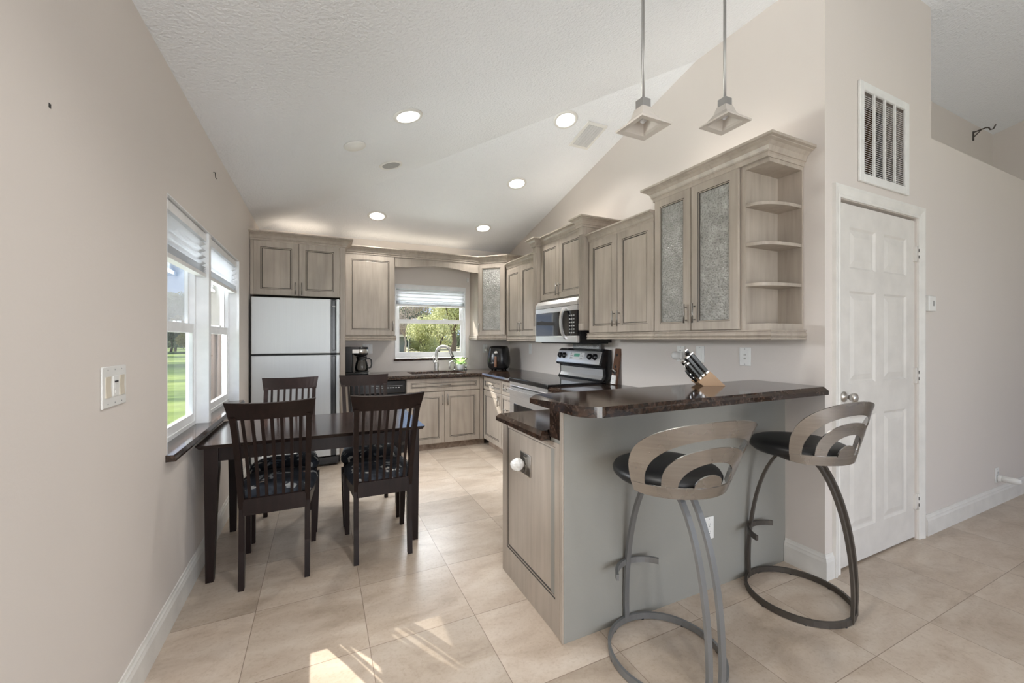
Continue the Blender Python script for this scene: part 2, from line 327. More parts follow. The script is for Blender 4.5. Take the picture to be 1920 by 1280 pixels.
# ---------------------------------------------------------------- mesh helpers
class MB:
    def __init__(s): s.bm = bmesh.new(); s.ms = []
    def mi(s, m):
        if m not in s.ms: s.ms.append(m)
        return s.ms.index(m)
    def face(s, vs, m, smooth=False):
        try: f = s.bm.faces.new(vs)
        except ValueError: return None
        f.material_index = s.mi(m); f.smooth = smooth; return f
    def v(s, p): return s.bm.verts.new(p)
    def box(s, x0, x1, y0, y1, z0, z1, m, bev=0.0, seg=1):
        vs = [s.v((x, y, z)) for z in (z0, z1) for y in (y0, y1) for x in (x0, x1)]
        fs = [s.face([vs[i] for i in q], m) for q in ((0, 2, 3, 1), (4, 5, 7, 6), (0, 1, 5, 4), (2, 6, 7, 3), (0, 4, 6, 2), (1, 3, 7, 5))]
        if bev > 0:
            es = list({e for f in fs for e in f.edges})
            r = bmesh.ops.bevel(s.bm, geom=es, offset=bev, segments=seg, affect='EDGES', profile=0.5, clamp_overlap=True)
            for f in r['faces']: f.material_index = s.mi(m); f.smooth = seg > 1
        return vs
    def obox(s, c, ux, uy, uz, m, bev=0.0):
        # box with half-extent vectors
        c, ux, uy, uz = map(Vector, (c, ux, uy, uz))
        vs = [s.v(c + a * ux + b_ * uy + d * uz) for d in (-1, 1) for b_ in (-1, 1) for a in (-1, 1)]
        fs = [s.face([vs[i] for i in q], m) for q in ((0, 2, 3, 1), (4, 5, 7, 6), (0, 1, 5, 4), (2, 6, 7, 3), (0, 4, 6, 2), (1, 3, 7, 5))]
        if bev > 0:
            es = list({e for f in fs for e in f.edges})
            r = bmesh.ops.bevel(s.bm, geom=es, offset=bev, segments=2, affect='EDGES', profile=0.5)
            for f in r['faces']: f.material_index = s.mi(m); f.smooth = True
    def ring_loft(s, rings, m, closed=True, caps=True, smooth=True):
        vr = [[s.v(p) for p in r] for r in rings]; n = len(vr[0])
        for a, b_ in zip(vr, vr[1:]):
            for i in range(n if closed else n - 1):
                j = (i + 1) % n
                s.face([a[i], a[j], b_[j], b_[i]], m, smooth)
        if caps:
            s.face(list(reversed(vr[0])), m); s.face(vr[-1], m)
        return vr
    def tube(s, path, r, m, n=10, caps=True, flat=None):
        # round tube (or flat bar when flat = (half width, half thickness, width direction))
        P = [Vector(p) for p in path]; rings = []; up = Vector((0, 0, 1)); prev = None
        for i, p in enumerate(P):
            t = (P[min(i + 1, len(P) - 1)] - P[max(i - 1, 0)]).normalized()
            if flat:
                w = Vector(flat[2][i] if isinstance(flat[2], list) else flat[2]); w = (w - t * w.dot(t)).normalized(); nn = t.cross(w)
                a, b_ = flat[0], flat[1]
                rings.append([p + w * a * sx + nn * b_ * sy for sx, sy in ((-1, -1), (1, -1), (1, 1), (-1, 1))])
            else:
                if prev is None:
                    ref = up if abs(t.dot(up)) < 0.9 else Vector((1, 0, 0))
                    x = t.cross(ref).normalized()
                else: x = (prev - t * prev.dot(t)).normalized()
                prev = x; y = t.cross(x); rr = r[i] if isinstance(r, (list, tuple)) else r
                rings.append([p + (x * math.cos(2 * math.pi * k / n) + y * math.sin(2 * math.pi * k / n)) * rr for k in range(n)])
        s.ring_loft(rings, m, True, caps, smooth=not flat)
    def lathe(s, prof, m, c=(0, 0, 0), n=24, axis='z', caps=True):
        def P(r, h, k):
            a = 2 * math.pi * k / n; u, w = r * math.cos(a), r * math.sin(a)
            return {'z': (c[0] + u, c[1] + w, c[2] + h), 'y': (c[0] + u, c[1] + h, c[2] - w), 'x': (c[0] + h, c[1] + u, c[2] + w)}[axis]
        s.ring_loft([[P(max(r, 1e-4), h, k) for k in range(n)] for r, h in prof], m, True, caps)
    def prism(s, poly, axis, a0, a1, m, bev_top=0.0, smooth=False, flip=False):
        def P(p, a): return {'z': (p[0], p[1], a), 'y': (p[0], a, p[1]), 'x': (a, p[0], p[1])}[axis]
        A = [s.v(P(p, a0)) for p in poly]; B = [s.v(P(p, a1)) for p in poly]; n = len(poly)
        s.face(list(reversed(A)), m); top = s.face(B, m)
        for i in range(n): s.face([A[i], A[(i + 1) % n], B[(i + 1) % n], B[i]], m, smooth)
        if bev_top > 0:
            r = bmesh.ops.bevel(s.bm, geom=list(top.edges), offset=bev_top, segments=1, affect='EDGES')
            for f in r['faces']: f.material_index = s.mi(m)
    def sweep(s, prof, path, m, z=0.0, closed=False, smooth=False):
        # profile (out, up) swept along a plan path; outward is to the right of travel
        n = len(path); rings = []
        for i in range(n):
            p = Vector(path[i])
            def nrm(a, b_):
                d = (Vector(b_) - Vector(a)).normalized(); return Vector((d.y, -d.x))
            if closed or 0 < i < n - 1:
                n1 = nrm(path[i - 1], path[i]); n2 = nrm(path[i], path[(i + 1) % n]); mv = n1 + n2; mv = mv / max(0.2, mv.dot(n1))
            elif i == 0: mv = nrm(path[0], path[1])
            else: mv = nrm(path[-2], path[-1])
            rings.append([(p.x + mv.x * o, p.y + mv.y * o, z + u) for o, u in prof])
        if closed: rings.append(rings[0])
        s.ring_loft(rings, m, True, not closed, smooth)
    def rects(s, x0, x1, z0, z1, rings, fill, sides=True):
        # concentric rectangles facing -y: rings = [(inset, y, material of the band leading in)]
        prev = None
        for ins, y, m in rings:
            cur = [s.v(p) for p in ((x0 + ins, y, z0 + ins), (x1 - ins, y, z0 + ins), (x1 - ins, y, z1 - ins), (x0 + ins, y, z1 - ins))]
            if prev:
                for i in range(4): s.face([prev[i], prev[(i + 1) % 4], cur[(i + 1) % 4], cur[i]], m)
            prev = cur
        if fill: s.face(prev, fill)
        return prev
    def xf(s, mat, start=0):
        s.bm.verts.ensure_lookup_table()
        bmesh.ops.transform(s.bm, matrix=mat, verts=s.bm.verts[start:])
    def nverts(s): return len(s.bm.verts)

def obj(name, mb, parent=None, loc=None, rot=None, recalc=True, solid=None):
    if recalc: bmesh.ops.recalc_face_normals(mb.bm, faces=mb.bm.faces[:])
    me = bpy.data.meshes.new(name); mb.bm.to_mesh(me); mb.bm.free()
    for m in mb.ms: me.materials.append(M[m])
    o = bpy.data.objects.new(name, me); COL.objects.link(o)
    if parent: o.parent = parent
    if loc: o.location = loc
    if rot: o.rotation_euler = rot
    if solid:
        md = o.modifiers.new('solid', 'SOLIDIFY'); md.thickness = solid; md.offset = 0
        if solid > 0.004:
            es = o.modifiers.new('edges', 'EDGE_SPLIT'); es.split_angle = R(40)
    return o
def tag(o, label, cat, group=None, kind=None):
    o['label'] = label; o['category'] = cat
    if group: o['group'] = group
    if kind: o['kind'] = kind
    return o
def thing(name, label, cat, loc=(0, 0, 0), rz=0.0, group=None):
    o = bpy.data.objects.new(name, None); COL.objects.link(o); o.empty_display_size = 0.05
    o.location = loc; o.rotation_euler = (0, 0, rz)
    return tag(o, label, cat, group)
def struct(name, mb, label=None):
    o = obj(name, mb); o['kind'] = 'structure'
    if label: o['label'] = label
    return o
def copy_tree(o, parent=None):
    c = o.copy(); COL.objects.link(c)
    if parent: c.parent = parent
    for ch in o.children: copy_tree(ch, c)
    return c
def arc(cx, cy, r, a0, a1, n): return [(cx + r * math.cos(R(a0 + (a1 - a0) * i / n)), cy + r * math.sin(R(a0 + (a1 - a0) * i / n))) for i in range(n + 1)]
def panel_with_holes(mb, axis, c0, c1, u0, u1, v0, v1, holes, m):
    us = sorted({u0, u1, *[h[0] for h in holes], *[h[1] for h in holes]}); vs = sorted({v0, v1, *[h[2] for h in holes], *[h[3] for h in holes]})
    for a, b_ in zip(us, us[1:]):
        for c, d in zip(vs, vs[1:]):
            if any(h[0] <= (a + b_) / 2 <= h[1] and h[2] <= (c + d) / 2 <= h[3] for h in holes): continue
            if axis == 'y': mb.box(a, b_, c0, c1, c, d, m)
            else: mb.box(c0, c1, a, b_, c, d, m)

# ---------------------------------------------------------------- room shell
XL, XR, YB, YD = -0.63, 2.506, 5.40, 1.279      # left wall, kitchen right wall, back wall, closet wall
XC, XE, YN, YR = 3.765, 6.42, 1.70, -3.20       # closet end, far right wall, niche back wall, rear wall
ZA = lambda x: 2.572 + 0.2553 * (x - XL)
ZB = lambda y: 3.890 - 0.2435 * y
hipx = lambda y: (1.318 - 0.2435 * y) / 0.2553 + XL

mb = MB(); mb.box(-0.80, 6.7, -3.4, 5.6, -0.12, 0.0, 'travertine'); struct('floor', mb, 'beige travertine tile floor')
mb = MB()
H0, H1 = (hipx(5.5), 5.5), (hipx(-2.02), -2.02)
def cpt(x, y, up=0): return (x, y, min(ZA(x), ZB(y)) + up)
fA = [(-0.78, 5.5), (-0.78, -3.4), (6.6, -3.4), (6.6, (1.318 - 0.2553 * 7.23) / 0.2435), H0]
fB = [H0, (6.6, (1.318 - 0.2553 * 7.23) / 0.2435), (6.6, 5.5)]
for poly, Z in ((fA, lambda x, y: ZA(x)), (fB, lambda x, y: ZB(y))):
    lo = [mb.v((x, y, Z(x, y))) for x, y in poly]; hi = [mb.v((x, y, Z(x, y) + 0.12)) for x, y in poly]
    mb.face(lo, 'ceiling_paint'); mb.face(list(reversed(hi)), 'ceiling_paint')
    for i in range(len(poly)): mb.face([lo[i], lo[(i + 1) % len(poly)], hi[(i + 1) % len(poly)], hi[i]], 'ceiling_paint')
struct('ceiling', mb, 'white textured vaulted ceiling')

LW = (2.33, 4.13, 0.79, 1.985)       # left window opening: y0 y1 z0 z1
BWN = (0.876, 1.826, 1.066, 2.035)   # back window opening: x0 x1 z0 z1
mb = MB(); panel_with_holes(mb, 'x', XL - 0.12, XL, YR - 0.1, YB + 0.1, 0, 2.60, [LW], 'wall_paint')
mb.box(XL - 0.006, XL + 0.0004, 1.446, 1.456, 1.914, 1.926, 'dark_slot')      # old screw hole
struct('wall_left', mb)
mb = MB(); panel_with_holes(mb, 'y', YB, YB + 0.14, XL - 0.14, XR + 0.1, 0, 2.64, [BWN], 'wall_paint'); struct('wall_back', mb)
mb = MB(); mb.box(XR, XR + 0.10, YD, YB + 0.1, 0, 4.0, 'wall_paint'); struct('wall_right', mb)
DO = (2.647, 3.560, 0.0, 2.115); GR = (2.862, 3.392, 2.272, 2.800)
mb = MB(); panel_with_holes(mb, 'y', YD, YD + 0.10, XR + 0.10, XC, 0, 3.75, [DO, GR], 'wall_paint')
mb.box(XC - 0.1, XC, YD + 0.1, YN, 2.69, 3.75, 'wall_paint')
struct('wall_closet', mb)
mb = MB(); mb.box(XC, XE, YD, YN, 0, 2.69, 'wall_paint'); struct('wall_ledge', mb)
mb = MB(); mb.box(XC - 0.1, XE + 0.1, YN, YN + 0.1, 2.5, 3.8, 'wall_paint'); struct('wall_niche', mb)
mb = MB(); mb.box(XE, XE + 0.12, YR - 0.1, YN + 0.1, 0, 4.6, 'wall_paint'); struct('wall_far_right', mb)
mb = MB(); panel_with_holes(mb, 'y', YR - 0.12, YR, XL - 0.14, XE + 0.12, 0, 4.7, [(-0.2, 3.0, 0.0, 2.4), (3.6, 5.8, 0.0, 2.4)], 'wall_paint'); struct('wall_rear', mb)  # unseen wall; its openings are assumed, added to let light in
# wall of the peninsula carrying the bar
mb = MB(); mb.box(0.953, XR, 1.490, 1.515, 0, 1.02, 'bar_wall_paint'); mb.box(0.953, XR, 1.515, 1.60, 0, 0.875, 'bar_wall_paint'); struct('wall_peninsula', mb)

base_prof = [(0, 0), (0.016, 0), (0.016, 0.098), (0.012, 0.112), (0.012, 0.118), (0.007, 0.126), (0.005, 0.137), (0, 0.137)]
def baseboard(name, path):
    mb = MB(); mb.sweep(base_prof, path, 'trim_white'); struct(name, mb)
baseboard('baseboard_left', [(XL, YR + 0.01), (XL, 4.6)])
baseboard('baseboard_right', [(XR, 1.488), (XR, YD), (2.585, YD)])
baseboard('baseboard_ledge', [(3.676, YD), (XE, YD), (XE, YR + 0.01)])

# closet door with casing
d = bpy.data.objects.new('door_1', None); COL.objects.link(d); d.location = (2.647, YD, 0); d['kind'] = 'structure'
d['label'] = 'white six panel closet door'
mb = MB(); W, H = 0.913, 2.10
mb.box(0.001, W - 0.001, 0.0205, 0.045, 0.012, H, 'door_white')
px = [(0.125, 0.415), (0.515, 0.800)]; pz = [(0.20, 0.87), (1.06, 1.60), (1.73, 1.97)]
us = [0.001, *px[0], *px[1], W - 0.001]; vs_ = [0.012, *pz[0], *pz[1], *pz[2], H]
for a, b_ in zip(us, us[1:]):
    for c, e in zip(vs_, vs_[1:]):
        if (a, b_) in [(p[0], p[1]) for p in px] and (c, e) in pz:
            mb.rects(a, b_, c, e, [(0, 0.010, 'door_white'), (0.012, 0.019, 'door_white'), (0.020, 0.019, 'door_white'), (0.052, 0.0115, 'door_white')], 'door_white')
        else:
            q = [mb.v(p) for p in ((a, 0.010, c), (b_, 0.010, c), (b_, 0.010, e), (a, 0.010, e))]; mb.face(q, 'door_white')
for (xa, xb, za, zb) in ((0.004, 0.004, 0.012, H), (W - 0.004, W - 0.004, 0.012, H)):
    q = [mb.v(p) for p in ((xa, 0.010, za), (xa, 0.0205, za), (xa, 0.0205, zb), (xa, 0.010, zb))]; mb.face(q, 'door_white')
for za in (0.012, H):
    q = [mb.v(p) for p in ((0.004, 0.010, za), (W - 0.004, 0.010, za), (W - 0.004, 0.0205, za), (0.004, 0.0205, za))]; mb.face(q, 'door_white')
obj('door_leaf', mb, d, recalc=False)
mb = MB()
prof = [(0, 0), (-0.010, 0), (-0.014, 0.012), (-0.010, 0.02), (-0.016, 0.04), (-0.020, 0.052), (-0.020, 0.068), (0, 0.068)]   # (y, width)
def casing(mb, x0, x1, z1, m):
    pts = [((x0, 0.0), (-1, 0)), ((x0, z1), (-1, 1)), ((x1, z1), (1, 1)), ((x1, 0.0), (1, 0))]
    rings = [[(p[0] + n[0] * w, y, p[1] + n[1] * w) for y, w in prof] for p, n in pts]
    mb.ring_loft(rings, m, True, True, False)
casing(mb, -0.006, W + 0.006, 2.117, 'trim_white'); obj('door_casing', mb, d)
mb = MB(); mb.box(0.001, W - 0.001, 0.047, 0.099, 2.103, 2.114, 'trim_white'); mb.box(0, W, 0.046, 0.06, 0.0, 2.1, 'dark_slot'); obj('door_jamb', mb, d)
for z in (0.20, 1.03, 1.83):
    mb = MB(); mb.box(W - 0.022, W + 0.022, -0.004, 0.012, z, z + 0.10, 'door_white', 0.001)
    mb.tube([(W, -0.006, z - 0.002), (W, -0.006, z + 0.102)], 0.006, 'door_white', 8)
    for zz in (0.02, 0.062): mb.box(W - 0.004, W + 0.001, -0.0135, -0.011, z + zz, z + zz + 0.02, 'glaze')
    obj('hinge', mb, d)
mb = MB(); mb.lathe([(0.030, 0.010), (0.030, 0.004), (0.012, 0.0), (0.011, -0.018), (0.020, -0.026), (0.027, -0.040), (0.025, -0.052), (0.012, -0.058)], 'nickel', (0.062, 0, 0.99), 20, 'y'); obj('door_knob', mb, d)

# ---------------------------------------------------------------- windows
def sash_window(parent, u0, u1, z0, z1, zm, P, order):
    """frame and two sashes in a plane; P(u, depth, z) gives the point, depth grows outward"""
    def bar(name, a, b_, c, e, d0, d1):
        mb = MB(); vs = [mb.v(P(u, dd, z)) for z in (c, e) for dd in (d0, d1) for u in (a, b_)]
        for q in ((0, 2, 3, 1), (4, 5, 7, 6), (0, 1, 5, 4), (2, 6, 7, 3), (0, 4, 6, 2), (1, 3, 7, 5)): mb.face([vs[i] for i in q], 'window_white')
        return mb
    def frame(name, a, b_, c, e, w, d0, d1, wb=None, wt=None):
        mb = MB(); wb = wb or w; wt = wt or w
        for (aa, bb, cc, ee) in ((a, a + w, c, e), (b_ - w, b_, c, e), (a + w, b_ - w, c, c + wb), (a + w, b_ - w, e - wt, e)):
            vs = [mb.v(P(u, dd, z)) for z in (cc, ee) for dd in (d0, d1) for u in (aa, bb)]
            for q in ((0, 2, 3, 1), (4, 5, 7, 6), (0, 1, 5, 4), (2, 6, 7, 3), (0, 4, 6, 2), (1, 3, 7, 5)): mb.face([vs[i] for i in q], 'window_white')
        return obj(name, mb, parent)
    frame('window_frame', u0, u1, z0, z1, 0.028, 0.070, 0.117)
    lo = frame('lower_sash', u0 + 0.022, u1 - 0.022, z0 + 0.02, zm + 0.028, 0.036, 0.076, 0.096, 0.055, 0.055)
    up = frame('upper_sash', u0 + 0.026, u1 - 0.026, zm - 0.022, z1 - 0.02, 0.034, 0.098, 0.116, 0.04, 0.04)
    for nm, par, c, e, dd in (('pane', lo, z0 + 0.07, zm - 0.02, 0.092), ('pane', up, zm + 0.01, z1 - 0.05, 0.111)):
        mb = MB(); q = [mb.v(P(u, dd, z)) for u, z in ((u0 + 0.05, c), (u1 - 0.05, c), (u1 - 0.05, e), (u0 + 0.05, e))]; mb.face(q, 'window_glass')
        obj(nm, mb, par)
    mb = MB()
    for f in (0.28, 0.72):
        u = u0 + (u1 - u0) * f
        vs = [mb.v(P(uu, dd, z)) for z in (zm + 0.028, zm + 0.040) for dd in (0.082, 0.102) for uu in (u - 0.028, u + 0.028)]
        for q in ((0, 2, 3, 1), (4, 5, 7, 6), (0, 1, 5, 4), (2, 6, 7, 3), (0, 4, 6, 2), (1, 3, 7, 5)): mb.face([vs[i] for i in q], 'window_white')
    obj('sash_lock', mb, lo)
w1 = bpy.data.objects.new('window_1', None); COL.objects.link(w1); w1['kind'] = 'structure'; w1['label'] = 'twin white sash window over the dining table'
PL = lambda u, dd, z: (XL - dd, u, z)
sash_window(w1, LW[0], 3.125, LW[2], LW[3], 1.385, PL, 1); sash_window(w1, 3.165, LW[1], LW[2], LW[3], 1.385, PL, 1)
mb = MB(); mb.box(XL - 0.117, XL - 0.004, 3.118, 3.172, LW[2], LW[3], 'window_white', 0.002); obj('mullion_post', mb, w1)
mb = MB()
for (a, b_, c, e) in ((LW[0] - 0.0, LW[0] + 0.004, LW[2], LW[3]), (LW[1] - 0.004, LW[1], LW[2], LW[3]), (LW[0], LW[1], LW[3] - 0.004, LW[3])): mb.box(XL - 0.07, XL + 0.001, a, b_, c, e, 'window_white')
obj('reveal', mb, w1)
mb = MB(); mb.prism([(-0.715, 0.0), (-0.594, 0.0), (-0.590, 0.012), (-0.600, 0.030), (-0.715, 0.030)], 'y', 2.31, 4.15, 'granite'); mb.xf(Matrix.Translation((0, 0, 0.766)))
obj('window_sill', mb, w1)
w2 = bpy.data.objects.new('window_2', None); COL.objects.link(w2); w2['kind'] = 'structure'; w2['label'] = 'white sash window over the sink'
PB = lambda u, dd, z: (u, YB + dd - 0.045, z)
sash_window(w2, BWN[0], BWN[1], BWN[2] + 0.005, BWN[3], 1.555, PB, 1)
mb = MB()
for (a, b_, c, e) in ((BWN[0] - 0.004, BWN[0] + 0.006, BWN[2], BWN[3]), (BWN[1] - 0.006, BWN[1] + 0.004, BWN[2], BWN[3]), (BWN[0], BWN[1], BWN[3] - 0.006, BWN[3] + 0.003)): mb.box(a, b_, YB - 0.006, YB + 0.10, c, e, 'window_white')
obj('reveal', mb, w2)
mb = MB(); mb.prism([(YB - 0.030, 0.004), (YB - 0.026, 0.0), (YB + 0.10, 0.0), (YB + 0.10, 0.028), (YB - 0.026, 0.028), (YB - 0.030, 0.022)], 'x', BWN[0] - 0.02, BWN[1] + 0.02, 'granite'); mb.xf(Matrix.Translation((0, 0, 1.036))); obj('window_sill', mb, w2)

def shade(name, label, P, u0, u1, ztop, zbot, npl, dmid):
    t = thing(name, label, 'window shade', P((u0 + u1) / 2, dmid, zbot), 0, 'pleated window shades')
    off = Vector(t.location)
    def pt(u, dd, z): return tuple(Vector(P(u, dd, z)) - off)
    def cuboid(a, b_, d0, d1, c, e, nm):
        mb = MB(); vs = [mb.v(pt(u, dd, z)) for z in (c, e) for dd in (d0, d1) for u in (a, b_)]
        for q in ((0, 2, 3, 1), (4, 5, 7, 6), (0, 1, 5, 4), (2, 6, 7, 3), (0, 4, 6, 2), (1, 3, 7, 5)): mb.face([vs[i] for i in q], 'window_white')
        obj(nm, mb, t)
    cuboid(u0, u1, dmid - 0.022, dmid + 0.022, ztop - 0.045, ztop, 'head_rail')
    cuboid(u0, u1, dmid - 0.022, dmid + 0.022, zbot, zbot + 0.022, 'bottom_rail')
    mb = MB(); zs = []; z = ztop - 0.045; n = npl * 2
    # pleats open near the top and stacked tight near the bottom
    ws = [1.0 if i < n * 0.45 else 0.28 for i in range(n)]; tot = sum(ws); H_ = ztop - 0.045 - (zbot + 0.022); acc = 0
    rows = [(z, 0)]
    for i, w in enumerate(ws): acc += w; rows.append((z - H_ * acc / tot, (i + 1) % 2))
    vr = [[mb.v(pt(u, dmid + (-0.020 if k else 0.016), zz)) for u in (u0 + 0.006, u1 - 0.006)] for zz, k in rows]
    for a, b_ in zip(vr, vr[1:]): mb.face([a[0], a[1], b_[1], b_[0]], 'shade_fabric')
    obj('pleated_fabric', mb, t, recalc=False, solid=0.0015)
shade('pleated_shade', 'white pleated shade in the nearer half of the window by the table', PL, LW[0] + 0.008, 3.112, 1.975, 1.705, 8, 0.038)
shade('pleated_shade', 'white pleated shade in the far half of the window, next to the refrigerator', PL, 3.178, LW[1] - 0.010, 1.975, 1.705, 8, 0.038)
shade('pleated_shade', 'white pleated shade half lowered over the sink window', PB, BWN[0] + 0.008, BWN[1] - 0.008, 2.027, 1.752, 7, 0.055)

# ---------------------------------------------------------------- cabinets (local frame: x to the right, y into the cabinet, door faces at y = 0)
CW = 'cabinet_wood'
def pull(parent, x, z, L=0.125, vertical=True, y=0.0, m='pull_metal'):
    mb = MB(); h = L / 2; q = L * 0.34
    if vertical:
        mb.tube([(x, y - 0.026, z - h), (x, y - 0.026, z + h)], 0.0055, m, 8)
        for s in (-q, q): mb.tube([(x, y + 0.001, z + s), (x, y - 0.026, z + s)], 0.004, m, 6)
    else:
        mb.tube([(x - h, y - 0.026, z), (x + h, y - 0.026, z)], 0.0055, m, 8)
        for s in (-q, q): mb.tube([(x + s, y + 0.001, z), (x + s, y - 0.026, z)], 0.004, m, 6)
    return obj('handle', mb, parent)
def door_mesh(x0, x1, z0, z1, y=0.0, t=0.02, stile=0.058, glass=False):
    mb = MB(); e = 0.003
    if glass:
        last = mb.rects(x0, x1, z0, z1, [(0, y + t, CW), (0, y + e, CW), (e, y, CW), (stile, y, CW), (stile + 0.002, y + 0.004, 'glaze'), (stile + 0.009, y + 0.003, CW), (stile + 0.011, y + 0.010, 'glaze'), (stile + 0.011, y + t, CW)], None)
        mb.rects(x0, x1, z0, z1, [(0, y + t, CW), (stile + 0.011, y + t, CW)], None)
    else:
        mb.rects(x0, x1, z0, z1, [(0, y + t, CW), (0, y + e, CW), (e, y, CW), (stile, y, CW), (stile + 0.0035, y + 0.004, 'glaze'), (stile + 0.011, y + 0.003, CW), (stile + 0.0165, y + 0.007, 'glaze'), (stile + 0.020, y + 0.005, CW)], CW)
        mb.rects(x0, x1, z0, z1, [(0, y + t, CW)], CW)
    return mb
def door(parent, x0, x1, z0, z1, hx=None, hz=None, glass=False, stile=0.058, y=0.0, name='door', hl=0.125, hv=True):
    o = obj(name, door_mesh(x0, x1, z0, z1, y, 0.02, stile, glass), parent, recalc=False)
    if glass:
        s = stile + 0.009; mb = MB(); mb.box(x0 + s, x1 - s, y + 0.010, y + 0.014, z0 + s, z1 - s, 'rain_glass'); obj('glass_pane', mb, o)
    if hx is not None: pull(o, hx, hz, hl, hv, y)
    return o
CROWN = [(0, 0), (0.008, 0), (0.008, 0.014), (0.012, 0.020), (0.016, 0.022), (0.016, 0.030), (0.022, 0.046), (0.034, 0.060), (0.046, 0.066), (0.046, 0.070), (0.056, 0.074), (0.056, 0.086), (0, 0.086)]
def crown_prof(h, o): return [(a * o / 0.056, b * h / 0.086) for a, b in CROWN]
RAIL = [(0, 0), (0.014, 0), (0.016, -0.006), (0.010, -0.010), (0.010, -0.014), (0.017, -0.020), (0.019, -0.030), (0.014, -0.038), (0.010, -0.041), (0.016, -0.044), (0.018, -0.050), (0.016, -0.055), (0, -0.055)]
def crown(parent, path, z, h, o, name='crown_moulding'):
    mb = MB(); mb.sweep(crown_prof(h, o), path, CW, z); return obj(name, mb, parent)
def light_rail(parent, path, z=0.0):
    mb = MB(); mb.sweep(RAIL, path, CW, z); return obj('light_rail', mb, parent)
def carcass(parent, x0, x1, y0, y1, z0, z1, name='cabinet_body', hollow=False):
    mb = MB()
    if hollow:
        t = 0.018
        mb.box(x0, x0 + t, y0, y1, z0, z1, CW); mb.box(x1 - t, x1, y0, y1, z0, z1, CW); mb.box(x0 + t, x1 - t, y1 - t, y1, z0, z1, CW)
        mb.box(x0 + t, x1 - t, y0, y1 - t, z0, z0 + t, CW); mb.box(x0 + t, x1 - t, y0, y1 - t, z1 - t, z1, CW)
    else: mb.box(x0, x1, y0, y1, z0, z1, CW, 0.002)
    return obj(name, mb, parent)
G = 0.0205   # carcass front behind the doors
RW = -math.pi / 2

# over the refrigerator
t = thing('refrigerator_cabinet', 'grey-beige two door cabinet with crown above the refrigerator', 'cabinet', (-0.628, 4.70, 0))
mb = MB(); mb.box(0, 0.816, G, 0.698, 1.765, 2.302, CW); mb.box(0.003, 0.030, 0.004, G, 1.762, 2.302, CW); obj('cabinet_body', mb, t)
mb = MB(); mb.box(0.816, 0.868, 0.0, 0.698, 0.0, 2.302, CW, 0.003); obj('side_panel', mb, t)
door(t, 0.030, 0.422, 1.762, 2.298, 0.395, 1.835); door(t, 0.429, 0.814, 1.762, 2.298, 0.455, 1.835)
crown(t, [(0.002, 0.0), (0.868, 0.0), (0.868, 0.69)], 2.302, 0.082, 0.075)

# cabinet over the coffee maker
t = thing('wall_cabinet', 'single door wall cabinet above the coffee maker, left of the sink window', 'cabinet', (0.243, 5.05, 1.362), 0, 'wall cabinets')
carcass(t, 0, 0.572, G, 0.348, 0, 0.953)
door(t, 0.016, 0.570, 0.004, 0.953, 0.548, 0.115, stile=0.062)
light_rail(t, [(0, G), (0.572, G), (0.572, 0.346)])

# arched valance over the sink window
t = thing('window_valance', 'arched wooden valance bridging the cabinets above the sink window', 'valance', (0.818, 5.056, 2.15))
pts = [(0.0, 0.165), (0.0, 0.052), (0.145, 0.052)] + [(0.145 + 0.80 * i / 16, 0.052 + 0.052 * math.sin(math.pi * (0.08 + 0.84 * i / 16)) - 0.052 * math.sin(math.pi * 0.08)) for i in range(17)] + [(1.075, 0.045), (1.075, 0.165)]
mb = MB(); mb.prism(pts, 'y', 0, 0.02, CW); obj('board', mb, t)

# continuous crown along the back run and around the corner cabinet
t = thing('crown_moulding', 'long crown moulding running over the sink wall cabinets to the corner', 'moulding', (0.30, 5.05, 2.316))
crown(t, [(-0.052, 0.004), (1.594, 0.004), (1.882, -0.284), (2.200, -0.284)], 0.0, 0.092, 0.055, 'moulding')
mb = MB(); mb.prism([(-0.052, 0.346), (-0.052, 0.006), (1.596, 0.006), (1.884, -0.280), (2.204, -0.280), (2.204, 0.346)], 'z', 0.07, 0.082, CW); obj('top_board', mb, t)

# diagonal corner cabinet
t = thing('corner_cabinet', 'diagonal corner wall cabinet with one textured glass door', 'cabinet', (1.896, 5.076, 1.368), 0, 'wall cabinets')
mb = MB(); tk = 0.018; e = (1.896, 5.076)
def L2(x, y): return (x - e[0], y - e[1])
out = [L2(1.896, 5.398), L2(1.896, 5.076), L2(2.180, 4.792), L2(2.504, 4.792), L2(2.504, 5.398)]
for z in (0.0, 0.93): mb.prism(out, 'z', z, z + 0.018, CW)
mb.box(0, tk, 0, 0.322, 0.018, 0.93, CW); mb.box(0.284, 0.608, -0.284, -0.266, 0.018, 0.93, CW); mb.box(tk, 0.608, 0.304, 0.322, 0.018, 0.93, CW); mb.box(0.590, 0.608, -0.266, 0.304, 0.018, 0.93, CW)
obj('cabinet_body', mb, t)
for z in (0.245, 0.475, 0.70):
    mb = MB(); mb.prism([(0.02, 0.30), (0.02, 0.012), (0.292, -0.262), (0.588, -0.262), (0.588, 0.30)], 'z', z, z + 0.018, CW); obj('shelf', mb, t)
dd = bpy.data.objects.new('door', None)
L = math.hypot(0.284, 0.284)
dm = door_mesh(0.012, L - 0.012, 0.004, 0.945, -0.021, 0.02, 0.058, True)
o = obj('door', dm, t, rot=(0, 0, -math.pi / 4), recalc=False)
mb = MB(); mb.box(0.079, L - 0.079, -0.011, -0.007, 0.071, 0.878, 'rain_glass'); obj('glass_pane', mb, o)
pull(o, 0.034, 0.105, y=-0.021)
bpy.data.objects.remove(dd)
light_rail(t, [L2(1.896, 5.396), L2(1.896, 5.076), L2(2.180, 4.792), L2(2.50, 4.792)])

